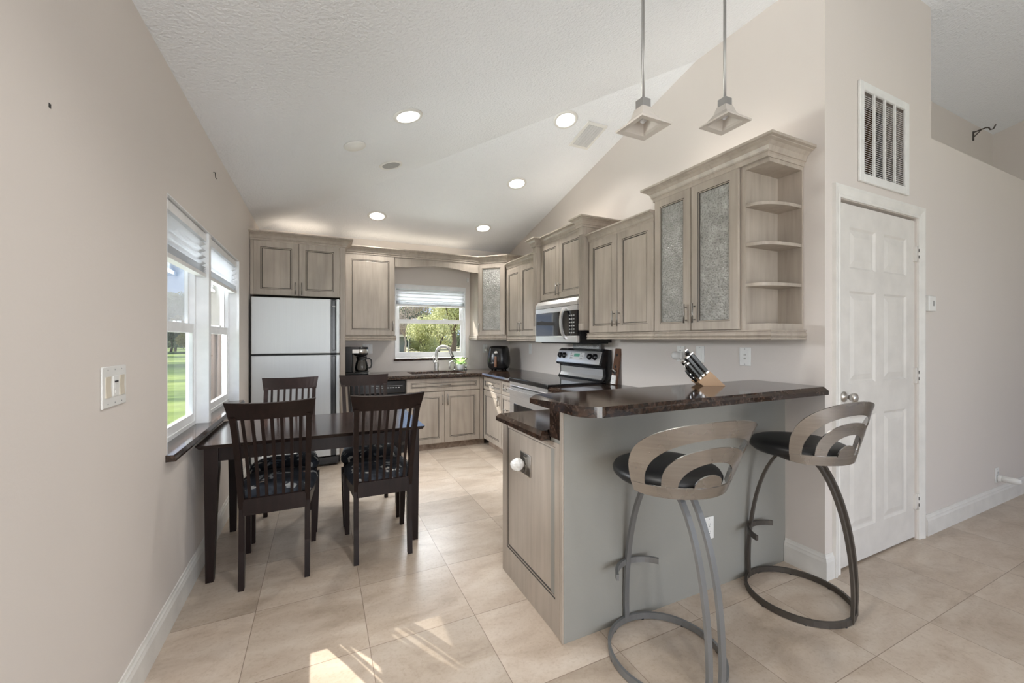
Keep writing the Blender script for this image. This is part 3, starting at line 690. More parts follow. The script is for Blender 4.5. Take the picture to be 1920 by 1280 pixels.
# right wall: local x runs towards the camera
def rw(name, label, cat, y, z, group=None): return thing(name, label, cat, (2.175, y, z), RW, group)
D = XR - 2.175 - 0.002
t = rw('wall_cabinet', 'two door wall cabinet between the corner cabinet and the microwave', 'cabinet', 4.770, 1.355, 'wall cabinets')
carcass(t, 0, 0.815, G, D, 0, 0.845)
door(t, 0.008, 0.392, 0.004, 0.840, 0.362, 0.115); door(t, 0.398, 0.800, 0.004, 0.840, 0.428, 0.115)
light_rail(t, [(0.002, G), (0.815, G)]); crown(t, [(0.0, 0.014), (0.815, 0.014)], 0.842, 0.095, 0.048)

t = rw('microwave_cabinet', 'taller two door cabinet with fluted pilasters above the microwave', 'cabinet', 3.953, 1.40, 'wall cabinets')
carcass(t, 0.078, 0.874, G, D, 0.325, 0.93)
door(t, 0.086, 0.455, 0.335, 0.928, 0.430, 0.425); door(t, 0.459, 0.868, 0.335, 0.928, 0.485, 0.425)
for x in (0.0, 0.874):
    mb = MB(); mb.box(x, x + 0.077, -0.050, D, 0.0, 0.93, CW, 0.002)
    mb.box(x + 0.006, x + 0.071, -0.056, -0.049, 0.0, 0.06, CW, 0.002); mb.box(x + 0.006, x + 0.071, -0.056, -0.049, 0.86, 0.93, CW, 0.002)
    for k in range(4):
        xx = x + 0.012 + k * 0.0155; mb.box(xx, xx + 0.008, -0.056, -0.049, 0.06, 0.86, CW, 0.002); mb.box(xx + 0.0082, xx + 0.0115, -0.0512, -0.0495, 0.06, 0.86, 'glaze')
    obj('pilaster', mb, t)
crown(t, [(0.0, D), (0.0, -0.058), (0.079, -0.058), (0.079, 0.012), (0.872, 0.012), (0.872, -0.058), (0.951, -0.058), (0.951, D)], 0.925, 0.088, 0.062)

t = rw('wall_cabinet', 'two door wall cabinet between the microwave and the glass door cabinet', 'cabinet', 3.000, 1.372, 'wall cabinets')
carcass(t, 0, 0.792, G, D, 0, 0.812)
door(t, 0.010, 0.386, 0.004, 0.806, 0.358, 0.115); door(t, 0.391, 0.788, 0.004, 0.806, 0.420, 0.115)
light_rail(t, [(-0.03, G), (0.792, G)]); crown(t, [(0.0, 0.012), (0.790, 0.012)], 0.806, 0.074, 0.050)

t = rw('glass_door_cabinet', 'tall wall cabinet with two textured glass doors', 'cabinet', 2.205, 1.372, 'wall cabinets')
carcass(t, 0, 0.670, G, D, 0, 0.945, hollow=True)
for z in (0.235, 0.475, 0.715):
    mb = MB(); mb.box(0.018, 0.652, 0.05, D - 0.02, z, z + 0.018, CW); obj('shelf', mb, t)
door(t, 0.002, 0.316, 0.004, 0.935, 0.286, 0.115, True, 0.052); door(t, 0.321, 0.650, 0.004, 0.935, 0.352, 0.115, True, 0.052)
light_rail(t, [(0, G), (0.670, G)])

t = rw('corner_shelf_unit', 'open end shelf unit with three rounded shelves beside the glass cabinet', 'shelf unit', 1.535, 1.372)
W = 0.148
mb = MB(); mb.box(0, 0.012, G, D, 0, 0.945, CW); obj('side_board', mb, t)
mb = MB(); mb.box(0.012, W, D - 0.014, D, 0, 0.945, CW, 0.001); obj('back_board', mb, t)
mb = MB(); mb.box(0.012, W, G, D - 0.014, 0, 0.034, CW); obj('bottom_board', mb, t)
mb = MB(); mb.box(0.012, W, G, D - 0.014, 0.912, 0.945, CW); obj('top_board', mb, t)
for z in (0.246, 0.474, 0.698):
    poly = [(0.012, D - 0.014)] + [(0.012 + (W - 0.018) * math.cos(R(a)), D - 0.014 - (D - 0.020) * math.sin(R(a))) for a in range(0, 91, 6)]
    poly = [(0.012, D - 0.014)] + [(0.012 + (W - 0.016) * (math.sin(R(a)) ** 0.75 if a else 0), D - 0.014 - (D - 0.030) * (max(0.0, math.cos(R(a))) ** 0.75 if a < 90 else 0)) for a in range(0, 91, 5)]
    mb = MB(); mb.prism(poly, 'z', z, z + 0.018, CW); obj('shelf', mb, t)
light_rail(t, [(0, G), (W, G), (W, D)])
# crown shared by the glass cabinet and the shelf unit
t = rw('crown_moulding', 'broad crown moulding on top of the glass door cabinet and end shelves', 'moulding', 2.205, 2.306)
crown(t, [(0.0, D), (0.0, 0.010), (0.812, 0.010), (0.812, D)], 0.0, 0.098, 0.074, 'moulding')
mb = MB(); mb.box(0.004, 0.808, 0.014, D - 0.004, 0.0125, 0.08, CW); obj('top_board', mb, t)

# ---- base run under the window
t = thing('sink_base_cabinet', 'grey-beige two door sink cabinet under the back window', 'base cabinet', (0.893, 4.74, 0))
mb = MB(); mb.box(0, 0.947, G, 0.656, 0.075, 0.665, CW); mb.box(0, 0.947, G, 0.05, 0.665, 0.858, CW); mb.box(0.905, 0.947, 0.002, G, 0.075, 0.858, CW); obj('cabinet_body', mb, t)
mb = MB(); mb.box(0, 0.98, 0.050, 0.066, 0.0, 0.075, 'toe_marble'); obj('toe_kick', mb, t)
o = door(t, 0.006, 0.902, 0.700, 0.852, stile=0.044, name='drawer_front'); pull(o, 0.46, 0.776, 0.13, False)
door(t, 0.006, 0.452, 0.080, 0.692, 0.425, 0.600, stile=0.060); door(t, 0.457, 0.902, 0.080, 0.692, 0.487, 0.600, stile=0.060)
mb = MB(); mb.box(0.0, 0.90, 0.66, 0.658, 0.08, 0.1, CW); mb.bm.free()

t = thing('dishwasher', 'black dishwasher half hidden behind the dining chairs', 'dishwasher', (0.290, 4.742, 0))
mb = MB(); mb.box(0.0, 0.598, 0.03, 0.60, 0.09, 0.852, 'black_matte'); obj('tub_body', mb, t)
mb = MB(); mb.box(0.004, 0.594, 0.0, 0.03, 0.10, 0.70, 'plastic_black', 0.006, 2); obj('door', mb, t)
mb = MB(); mb.box(0.004, 0.594, -0.008, 0.03, 0.708, 0.850, 'plastic_black', 0.008, 2)
for k in range(9): mb.box(0.27 + k * 0.030, 0.288 + k * 0.030, -0.0095, -0.007, 0.765, 0.775, 'sign_grey')
mb.box(0.22, 0.56, -0.0095, -0.007, 0.79, 0.793, 'sign_grey'); obj('control_panel', mb, t)
mb = MB(); mb.box(0.0, 0.598, 0.06, 0.08, 0.0, 0.09, 'black_matte'); obj('toe_kick', mb, t)
t = thing('filler_cabinet', 'narrow filler panel between refrigerator panel and dishwasher', 'panel', (0.243, 4.745, 0))
mb = MB(); mb.box(0, 0.046, 0.0, 0.03, 0.0, 0.858, CW); obj('panel', mb, t)

def rb(name, label, cat, y, group=None): return thing(name, label, cat, (1.842, y, 0), RW, group)
DB = XR - 1.842 - 0.002
t = rb('base_cabinet', 'base cabinet with one drawer and one door in the corner right of the sink', 'base cabinet', 4.742, 'base cabinets')
mb = MB(); mb.box(0.0, 0.556, G, DB, 0.075, 0.858, CW); obj('cabinet_body', mb, t)
mb = MB(); mb.box(0.05, 0.556, 0.055, 0.07, 0.0, 0.075, 'toe_marble'); obj('toe_kick', mb, t)
o = door(t, 0.012, 0.552, 0.702, 0.850, stile=0.036, name='drawer'); pull(o, 0.28, 0.776, 0.13, False)
door(t, 0.012, 0.552, 0.085, 0.692, 0.500, 0.610, stile=0.060)
t = rb('drawer_cabinet', 'narrow stack of drawers left of the stove', 'base cabinet', 4.184, 'base cabinets')
mb = MB(); mb.box(0.0, 0.296, G, DB, 0.075, 0.858, CW); obj('cabinet_body', mb, t)
mb = MB(); mb.box(0.0, 0.296, 0.055, 0.07, 0.0, 0.075, 'toe_marble'); obj('toe_kick', mb, t)
for z0, z1 in ((0.702, 0.850), (0.40, 0.692), (0.085, 0.39)):
    o = door(t, 0.008, 0.290, z0, z1, stile=0.034, name='drawer'); pull(o, 0.15, (z0 + z1) / 2, 0.10, False)
t = rb('base_cabinet', 'base cabinet between the stove and the peninsula', 'base cabinet', 3.070, 'base cabinets')
mb = MB(); mb.box(0.0, 0.955, G, DB, 0.075, 0.858, CW); obj('cabinet_body', mb, t)
mb = MB(); mb.box(0.0, 0.955, 0.055, 0.07, 0.0, 0.075, 'toe_marble'); obj('toe_kick', mb, t)
o = door(t, 0.010, 0.460, 0.702, 0.850, stile=0.036, name='drawer'); pull(o, 0.235, 0.776, 0.13, False)
door(t, 0.010, 0.460, 0.085, 0.692, 0.42, 0.61, stile=0.060)

# peninsula cabinet: end panel faces -x
t = thing('peninsula_cabinet', 'peninsula base cabinet with framed end panel under the bar', 'base cabinet', (0.949, 2.134, 0), RW)
mb = MB(); mb.box(0.0, 0.53, 0.022, 0.892, 0.08, 0.857, CW); mb.box(0.07, 0.53, 0.022, 0.88, 0.0, 0.08, CW); obj('cabinet_body', mb, t)
mb = MB(); mb.rects(0.0, 0.618, 0.0, 0.857, [(0, 0.021, CW), (0, 0.0, CW)], None)
x0, x1, z0, z1 = 0.058, 0.578, 0.155, 0.836
mb.rects(0.0, 0.618, 0.0, 0.857, [(0, 0.021, CW)], CW)
for q in (((0.0, 0.0), (0.618, 0.0), (0.618, z0), (0.0, z0)), ((0.0, z1), (0.618, z1), (0.618, 0.857), (0.0, 0.857)), ((0.0, z0), (x0, z0), (x0, z1), (0.0, z1)), ((x1, z0), (0.618, z0), (0.618, z1), (x1, z1))):
    mb.face([mb.v((a, 0.0, b_)) for a, b_ in q], CW)
mb.rects(x0, x1, z0, z1, [(0, 0, CW), (0.0035, 0.004, 'glaze'), (0.012, 0.003, CW), (0.0170, 0.008, 'glaze'), (0.020, 0.005, CW)], CW)
obj('end_panel', mb, t, recalc=False)
mb = MB(); mb.box(0.618, 0.644, -0.002, 0.004, 0.0, 1.018, CW, 0.001); mb.box(0.612, 0.620, -0.003, 0.006, 0.0, 0.857, CW, 0.002); mb.box(0.628, 0.6455, -0.006, 0.003, 0.0, 1.018, CW, 0.004, 2); obj('corner_post', mb, t)

# ---- countertops
EDGE = [(-0.03, -0.042), (-0.004, -0.042), (0.0, -0.038), (0.0, -0.018), (-0.017, 0.0), (-0.03, 0.0)]
t = thing('countertop', 'dark brown granite countertop along the sink wall and corner', 'countertop', (0.243, 4.70, 0.90))
ox, oy = 0.243, 4.70
SK = (0.985, 1.665, 4.850, 5.215)
mb = MB(); mb.sweep(EDGE, [(0, 0), (1.800 - ox, 0), (1.800 - ox, 3.884 - oy)], 'granite')
i = 0.03
def crect(a, b_, c, d): mb.box(a - ox, b_ - ox, c - oy, d - oy, -0.042, 0.0, 'granite')
crect(0.243, SK[0], 4.70 + i, 5.398); crect(SK[1], 1.80 + i, 4.70 + i, 5.398); crect(SK[0], SK[1], 4.70 + i, SK[2]); crect(SK[0], SK[1], SK[3], 5.398); crect(1.80 + i, 2.504, 3.884, 5.398)
obj('slab', mb, t)
t = thing('kitchen_sink', 'stainless undermount sink below the back window', 'sink', ((SK[0] + SK[1]) / 2, (SK[2] + SK[3]) / 2, 0.70))
mb = MB(); a, b_, zt = 0.345, 0.188, 0.157
rs = []
for (k, z) in ((1.0, zt), (0.985, 0.10), (0.96, 0.02), (0.90, 0.004), (0.10, 0.0)):
    rs.append([(a * k * sx, b_ * k * sy, z) for sx, sy in ((-1, -1), (1, -1), (1, 1), (-1, 1))])
mb.ring_loft(rs, 'steel_range', True, False, False); mb.face([mb.v(p) for p in reversed(rs[-1])], 'dark_slot')
obj('basin', mb, t, recalc=False, solid=0.002)

t = thing('countertop', 'lower granite countertop on the peninsula behind the raised bar', 'countertop', (0.90, 2.12, 0.90))
ox, oy = 0.90, 2.12
mb = MB(); mb.sweep(EDGE, [(1.800 - ox, 3.072 - oy), (1.800 - ox, 0), (0, 0), (0, 1.602 - oy), (0.948 - ox, 1.602 - oy)], 'granite')
crect(0.93, 2.504, 1.631, 2.09); crect(1.83, 2.504, 2.09, 3.072)
obj('slab', mb, t)
t = thing('granite_riser', 'dark granite riser between the peninsula counter and the raised bar', 'backsplash', (0.945, 1.515, 0.876))
mb = MB(); mb.box(0.0, XR - 0.945 - 0.002, 0.0005, 0.085, 0.0, 0.143, 'granite', 0.001); obj('slab', mb, t)
t = thing('bar_counter', 'raised dark granite breakfast bar counter running to the right wall', 'bar counter', (0.89, 1.245, 1.020))
poly = [(0, 0.445), (0, 0.10)] + [(0.10 + 0.10 * math.cos(R(a)), 0.10 + 0.10 * math.sin(R(a))) for a in range(180, 271, 6)] + [(1.585, 0.0), (1.612, 0.030), (1.612, 0.445)]
mb = MB(); mb.prism(poly, 'z', 0.0, 0.042, 'granite', 0.020); obj('slab', mb, t)

# ---- refrigerator
t = thing('refrigerator', 'tall silver top freezer refrigerator with black trim', 'refrigerator', (-0.610, 4.62, 0))
W = 0.792
mb = MB(); mb.box(0.0, W, 0.060, 0.74, 0.02, 1.725, 'black_matte', 0.004); obj('cabinet_body', mb, t)
for nm, z0, z1 in (('freezer_door', 1.172, 1.735), ('refrigerator_door', 0.105, 1.158)):
    mb = MB(); mb.box(0.0, 0.708, 0.0, 0.055, z0, z1, 'steel_fridge', 0.008, 3); mb.box(0.756, W, -0.004, 0.055, z0, z1, 'steel_fridge', 0.008, 3)
    mb.box(0.700, 0.764, 0.010, 0.055, z0 + 0.004, z1 - 0.004, 'plastic_black'); o = obj(nm, mb, t)
    mb = MB(); za, zb = (z0 + 0.03, z1 - 0.01) if nm == 'freezer_door' else (z0 + 0.35, z1 - 0.01)
    mb.box(0.716, 0.752, -0.006, 0.012, za, zb, 'plastic_black', 0.006, 2)
    if nm == 'freezer_door': mb.box(0.722, 0.748, -0.0085, -0.005, z1 - 0.080, z1 - 0.072, 'sign_pale')
    obj('handle', mb, o)
mb = MB(); mb.box(0.01, W - 0.01, 0.010, 0.06, 0.02, 0.095, 'plastic_black', 0.004); obj('base_grille', mb, t)
for x in (0.05, W - 0.05):
    mb = MB(); mb.lathe([(0.018, 0.0), (0.018, 0.022)], 'plastic_black', (x, 0.10, 0.0), 12); obj('foot', mb, t)

# ---- microwave (local x towards camera, y into the wall)
t = thing('microwave', 'stainless over-the-range microwave with curved handle', 'microwave', (2.105, 3.862, 1.286), RW)
W = 0.785; Dm = XR - 2.105 - 0.003
mb = MB(); mb.box(0, W, 0.030, Dm, 0.0, 0.425, 'plastic_black', 0.003); mb.box(0.03, W - 0.03, 0.06, Dm - 0.02, -0.010, 0.002, 'black_matte'); obj('case', mb, t)
mb = MB(); mb.prism([(0.030, 0.352), (0.0, 0.352), (0.004, 0.385), (0.030, 0.425)], 'x', 0.0, W, 'steel_range'); obj('vent_grille', mb, t)
mb = MB(); mb.box(0, W, 0.0, 0.030, 0.0, 0.064, 'steel_range', 0.003); mb.box(0, W, 0.0, 0.030, 0.300, 0.348, 'steel_range', 0.003)
mb.box(0.0, 0.012, 0.0, 0.03, 0.064, 0.300, 'steel_range'); o = obj('door', mb, t)
mb = MB(); mb.box(0.012, 0.575, 0.003, 0.028, 0.064, 0.300, 'black_glass'); obj('door_window', mb, o)
mb = MB(); mb.box(0.577, W, 0.002, 0.028, 0.064, 0.300, 'black_glass')
for r_ in range(6):
    for c in range(3): mb.box(0.655 + c * 0.034, 0.676 + c * 0.034, 0.0008, 0.0025, 0.088 + r_ * 0.032, 0.100 + r_ * 0.032, 'sign_grey')
obj('control_panel', mb, t)
mb = MB(); path = [(0.600 + 0.010 * math.cos(a), 0.004 - 0.060 * math.sin(a), 0.186 - 0.148 * math.cos(a)) for a in [math.pi * k / 14 for k in range(15)]]
mb.tube(path, 0, 'steel_range', flat=(0.016, 0.008, (1, 0, 0))); obj('handle', mb, t)

# ---- range
t = thing('stove', 'electric stove with black glass cooktop and stainless backguard', 'stove', (1.800, 3.876, 0), RW)
W = 0.798
mb = MB(); mb.box(0.003, W - 0.003, 0.045, 0.66, 0.03, 0.895, 'black_matte'); obj('body', mb, t)
mb = MB(); mb.box(0, W, 0.0, 0.64, 0.888, 0.918, 'black_glass', 0.006, 2); mb.box(0.0, W, -0.004, 0.02, 0.878, 0.918, 'plastic_black', 0.006, 2)
for cx, cy, r_ in ((0.20, 0.16, 0.105), (0.59, 0.16, 0.085), (0.20, 0.44, 0.085), (0.59, 0.44, 0.105)):
    mb.ring_loft([[(cx + rr * math.cos(a), cy + rr * math.sin(a), 0.9186) for a in [2 * math.pi * k / 32 for k in range(32)]] for rr in (r_, r_ - 0.003)], 'sign_grey', True, False)
obj('cooktop', mb, t)
mb = MB(); mb.box(0.004, W - 0.004, 0.0, 0.045, 0.235, 0.845, 'steel_range', 0.006, 2); o = obj('oven_door', mb, t)
mb = MB(); mb.box(0.11, W - 0.11, -0.003, 0.01, 0.36, 0.66, 'black_glass', 0.004); obj('oven_window', mb, o)
mb = MB(); mb.tube([(0.03, 0.005, 0.79)] + [(0.03 + 0.738 * k / 12, -0.030 - 0.026 * math.sin(math.pi * k / 12), 0.79) for k in range(13)] + [(0.768, 0.005, 0.79)], 0, 'steel_range', flat=(0.020, 0.009, (0, 0, 1))); obj('handle', mb, o)
mb = MB()
for k in range(30): mb.box(0.06 + k * 0.0228, 0.076 + k * 0.0228, -0.0015, 0.001, 0.825, 0.838, 'dark_slot')
mb.box(0.004, W - 0.004, 0.002, 0.045, 0.846, 0.878, 'steel_range'); obj('vent_trim', mb, t)
mb = MB(); mb.box(0.004, W - 0.004, 0.004, 0.045, 0.05, 0.225, 'steel_range', 0.006, 2); obj('storage_drawer', mb, t)
# backguard
mb = MB(); mb.prism([(0.60, 0.918), (0.655, 0.918), (0.700, 0.95), (0.700, 1.215), (0.650, 1.222), (0.618, 1.205), (0.575, 1.068), (0.585, 1.050), (0.625, 1.040), (0.632, 0.965), (0.610, 0.930)], 'x', 0.0, W, 'plastic_black'); bgd = obj('backguard', mb, t)
ang = math.atan2(0.043, 0.137)
Tm = Matrix.Translation((0, 0.5955, 1.1365)) @ Matrix.Rotation(-ang, 4, 'X')
mb = MB(); mb.box(0.010, W - 0.030, -0.006, 0.004, -0.066, 0.066, 'steel_range', 0.002); mb.xf(Tm); obj('control_panel', mb, bgd)
mb = MB(); mb.box(0.255, 0.505, -0.009, -0.004, -0.030, 0.046, 'sign_pale', 0.006); mb.box(0.330, 0.430, -0.0105, -0.008, 0.000, 0.034, 'display_green')
for k in range(5):
    mb.box(0.268 + (k % 2) * 0.024, 0.284 + (k % 2) * 0.024, -0.0105, -0.008, -0.02 + 0.024 * (k // 2), -0.008 + 0.024 * (k // 2), 'sign_grey')
    mb.box(0.446 + (k % 2) * 0.024, 0.462 + (k % 2) * 0.024, -0.0105, -0.008, -0.02 + 0.024 * (k // 2), -0.008 + 0.024 * (k // 2), 'sign_grey')
mb.xf(Tm); obj('display', mb, bgd)
for x in (0.065, 0.145, 0.605, 0.690):
    mb = MB(); mb.lathe([(0.033, -0.006), (0.032, -0.012), (0.027, -0.022), (0.024, -0.030), (0.008, -0.032)], 'plastic_black', (x, 0, 0.008), 20, 'y'); mb.box(x - 0.005, x + 0.005, -0.038, -0.028, -0.014, 0.032, 'plastic_black', 0.002); mb.xf(Tm); obj('knob', mb, bgd)
mb = MB(); mb.prism([(0.606, 0.930), (0.628, 0.962), (0.624, 1.030), (0.620, 1.030), (0.622, 0.966), (0.602, 0.934)], 'x', 0.03, W - 0.03, 'steel_range'); obj('rear_trim', mb, bgd)

# ---------------------------------------------------------------- things on the counters
def text_mesh(name, body, size, mat, parent, loc, rot, depth=0.001):
    cu = bpy.data.curves.new(name, 'FONT'); cu.body = body; cu.size = size; cu.extrude = depth; cu.align_x = 'CENTER'; cu.align_y = 'CENTER'
    tmp = bpy.data.objects.new(name + '_tmp', cu); COL.objects.link(tmp)
    bpy.context.view_layer.update()
    me = bpy.data.meshes.new_from_object(tmp.evaluated_get(bpy.context.evaluated_depsgraph_get()))
    bpy.data.objects.remove(tmp)
    me.materials.clear(); me.materials.append(M[mat])
    o = bpy.data.objects.new(name, me); COL.objects.link(o); o.parent = parent; o.location = loc; o.rotation_euler = rot
    return o
ZC = 0.9005
t = thing('coffee_maker', 'black drip coffee maker with steel band and glass carafe', 'coffee maker', (0.395, 5.10, ZC), R(-8))
mb = MB(); mb.box(-0.135, 0.125, -0.085, 0.085, 0.0, 0.030, 'plastic_black', 0.012, 3); mb.lathe([(0.078, 0.030), (0.078, 0.036), (0.07, 0.038)], 'black_matte', (0.045, 0, 0), 28); obj('base', mb, t)
mb = MB(); mb.box(0.06, 0.128, -0.05, 0.05, 0.006, 0.024, 'sign_pale', 0.004); obj('control_panel', mb, t)
mb = MB(); mb.box(-0.135, -0.050, -0.083, 0.083, 0.028, 0.330, 'plastic_black', 0.012, 3); obj('water_tank', mb, t)
mb = MB(); mb.lathe([(0.055, 0.218), (0.076, 0.232), (0.084, 0.250), (0.084, 0.318), (0.076, 0.328), (0.0, 0.330)], 'plastic_black', (0.035, 0, 0), 32); mb.box(-0.135, 0.03, -0.082, 0.082, 0.245, 0.329, 'plastic_black', 0.008, 2); obj('brew_head', mb, t)
mb = MB(); mb.lathe([(0.0845, 0.255), (0.086, 0.257), (0.086, 0.298), (0.0845, 0.300)], 'nickel', (0.035, 0, 0), 32, caps=False); mb.box(-0.05, 0.035, -0.0845, -0.0815, 0.256, 0.299, 'nickel'); obj('steel_band', mb, t)
mb = MB(); mb.lathe([(0.055, 0.038), (0.070, 0.046), (0.076, 0.080), (0.066, 0.140), (0.052, 0.176), (0.056, 0.196), (0.058, 0.206)], 'carafe_glass', (0.045, 0, 0), 32, caps=False); ca = obj('carafe', mb, t, recalc=False)
mb = MB(); mb.lathe([(0.060, 0.200), (0.060, 0.214), (0.0, 0.217)], 'plastic_black', (0.045, 0, 0), 28); mb.lathe([(0.0535, 0.170), (0.0545, 0.190), (0.0535, 0.19)], 'plastic_black', (0.045, 0, 0), 28, caps=False); obj('carafe_lid', mb, ca)
mb = MB(); mb.tube([(0.095, 0, 0.185), (0.130, 0, 0.190), (0.152, 0, 0.170), (0.156, 0, 0.120), (0.146, 0, 0.082), (0.122, 0, 0.076)], 0, 'plastic_black', flat=(0.012, 0.008, (0, 1, 0))); obj('carafe_handle', mb, ca)

t = thing('air_fryer', 'rounded black air fryer with brown handle in the counter corner', 'air fryer', (2.205, 5.085, ZC), R(-38))
def sq_ring(a, b_, z, n=40, p=3.2):
    o_ = []
    for k in range(n):
        th = 2 * math.pi * k / n; c, s_ = math.cos(th), math.sin(th)
        o_.append((a * math.copysign(abs(c) ** (2 / p), c), b_ * math.copysign(abs(s_) ** (2 / p), s_), z))
    return o_
mb = MB(); mb.ring_loft([sq_ring(a, b_, z) for a, b_, z in ((0.105, 0.13, 0.012), (0.125, 0.150, 0.03), (0.140, 0.165, 0.085), (0.141, 0.166, 0.14), (0.135, 0.158, 0.22), (0.122, 0.143, 0.295), (0.112, 0.130, 0.318), (0.09, 0.105, 0.326), (0.02, 0.02, 0.328))], 'plastic_black'); obj('body', mb, t)
mb = MB(); mb.ring_loft([sq_ring(a, b_, z) for a, b_, z in ((0.1285, 0.1545, 0.035), (0.1425, 0.168, 0.085), (0.1432, 0.169, 0.14), (0.1405, 0.165, 0.185))], 'plastic_black', caps=False); obj('basket_drawer', mb, t)
mb = MB(); mb.box(-0.017, 0.017, -0.190, -0.160, 0.045, 0.190, 'copper_brown', 0.012, 3); obj('handle', mb, t)
mb = MB(); mb.lathe([(0.026, -0.12), (0.026, -0.160), (0.018, -0.166), (0.002, -0.167)], 'nickel', (0, 0, 0.238), 24, 'y'); obj('timer_dial', mb, t)
text_mesh('lettering', 'PHILIPS', 0.014, 'sign_pale', t, (0, -0.1415, 0.285), (R(80), 0, 0))
for x in (-0.07, 0.07):
    mb = MB(); mb.lathe([(0.015, 0.0), (0.015, 0.016)], 'plastic_black', (x, -0.08, 0), 10); mb.lathe([(0.015, 0.0), (0.015, 0.016)], 'plastic_black', (x, 0.08, 0), 10); obj('foot', mb, t)

t = thing('kitchen_faucet', 'tall gooseneck faucet standing behind the sink', 'faucet', (1.385, 5.27, ZC))
mb = MB(); mb.lathe([(0.033, 0.0), (0.033, 0.008), (0.026, 0.016), (0.030, 0.06), (0.030, 0.10), (0.022, 0.135)], 'faucet_steel', (0, 0, 0), 24); obj('base', mb, t)
mb = MB(); pth = [(0, 0, 0.12), (0, 0, 0.235)] + [(0.088 - 0.088 * math.cos(R(a)), -0.03 * (1 - math.cos(R(a))), 0.235 + 0.088 * math.sin(R(a))) for a in range(15, 151, 15)] + [(0.196, -0.067, 0.195)]
mb.tube(pth, [0.019] * (len(pth) - 3) + [0.018, 0.019, 0.021], 'faucet_steel', 16); sp = obj('spout', mb, t)
mb = MB(); mb.tube([(0.196, -0.067, 0.195), (0.205, -0.070, 0.175)], [0.022, 0.019], 'dark_slot', 14); obj('spray_head', mb, sp)
mb = MB(); mb.tube([(-0.02, 0, 0.105), (-0.036, 0, 0.112), (-0.044, 0.0, 0.20)], [0.010, 0.008, 0.006], 'faucet_steel', 10); obj('lever', mb, t)
t = thing('filter_faucet', 'short curved filtered water tap beside the tall faucet', 'faucet', (1.635, 5.275, ZC))
mb = MB(); mb.lathe([(0.022, 0.0), (0.022, 0.01), (0.013, 0.02)], 'faucet_steel', (0, 0, 0), 16); obj('base', mb, t)
mb = MB(); mb.tube([(0, 0, 0.015), (0, 0, 0.085)] + [(-0.035 + 0.035 * math.cos(R(a)), -0.01 * math.sin(R(a)), 0.085 + 0.035 * math.sin(R(a))) for a in range(20, 181, 20)] + [(-0.070, -0.005, 0.015)], 0.0115, 'faucet_steel', 12); obj('spout', mb, t)
t = thing('soap_dispenser', 'tiny steel soap pump at the right end of the sink', 'soap dispenser', (1.79, 5.27, ZC))
mb = MB(); mb.lathe([(0.020, 0.0), (0.020, 0.006), (0.012, 0.012), (0.012, 0.04)], 'faucet_steel', (0, 0, 0), 16); obj('base', mb, t)
mb = MB(); mb.lathe([(0.016, 0.038), (0.016, 0.058), (0.004, 0.060)], 'pot_white', (0, 0, 0), 16); obj('pump_head', mb, t)

t = thing('potted_plant', 'small green plant in white pot beside the sink', 'plant', (1.715, 5.265, ZC))
mb = MB(); mb.lathe([(0.036, 0.0), (0.044, 0.02), (0.052, 0.075), (0.052, 0.082), (0.045, 0.080), (0.040, 0.070), (0.002, 0.068)], 'pot_white', (0, 0, 0), 24); obj('pot', mb, t)
rnd = random.Random(3); mb = MB()
for k in range(46):
    a = rnd.uniform(0, 6.283); el = rnd.uniform(0.2, 1.35); L = rnd.uniform(0.05, 0.10); w = rnd.uniform(0.010, 0.018)
    base = Vector((rnd.uniform(-0.02, 0.02), rnd.uniform(-0.02, 0.02), 0.07)); dr = Vector((math.cos(a) * math.cos(el), math.sin(a) * math.cos(el), math.sin(el)))
    if base.y + dr.y * L > 0.10: dr.y *= -1
    sd = dr.cross(Vector((0, 0, 1))).normalized(); st = base + dr * L * 0.5
    tip = st + dr * L + Vector((0, 0, -0.02)); md = st + dr * L * 0.5 + Vector((0, 0, 0.008))
    p = [mb.v(q) for q in (st, md - sd * w, tip, md + sd * w)]; mb.face(p, 'leaf_house', True)
    mb.tube([base, st], 0.0012, 'leaf_house', 4)
obj('foliage', mb, t, recalc=False)

# sign on the stove
t = thing('stove_sign', 'small grey lettered sign lying on top of the stove backguard', 'sign', (2.455, 3.42, 1.2225), RW)
mb = MB(); mb.box(-0.225, 0.225, -0.012, 0.012, 0.0, 0.046, 'sign_grey', 0.001); obj('block', mb, t)
text_mesh('lettering', 'FLORIDA GATORS', 0.036, 'sign_pale', t, (-0.02, -0.0125, 0.023), (R(90), 0, 0))
mb = MB(); mb.lathe([(0.014, -0.0132), (0.014, -0.0118)], 'sign_pale', (0.20, 0, 0.023), 20, 'y'); mb.lathe([(0.006, -0.0138), (0.006, -0.0120)], 'sign_grey', (0.20, 0, 0.023), 16, 'y'); obj('round_mark', mb, t)

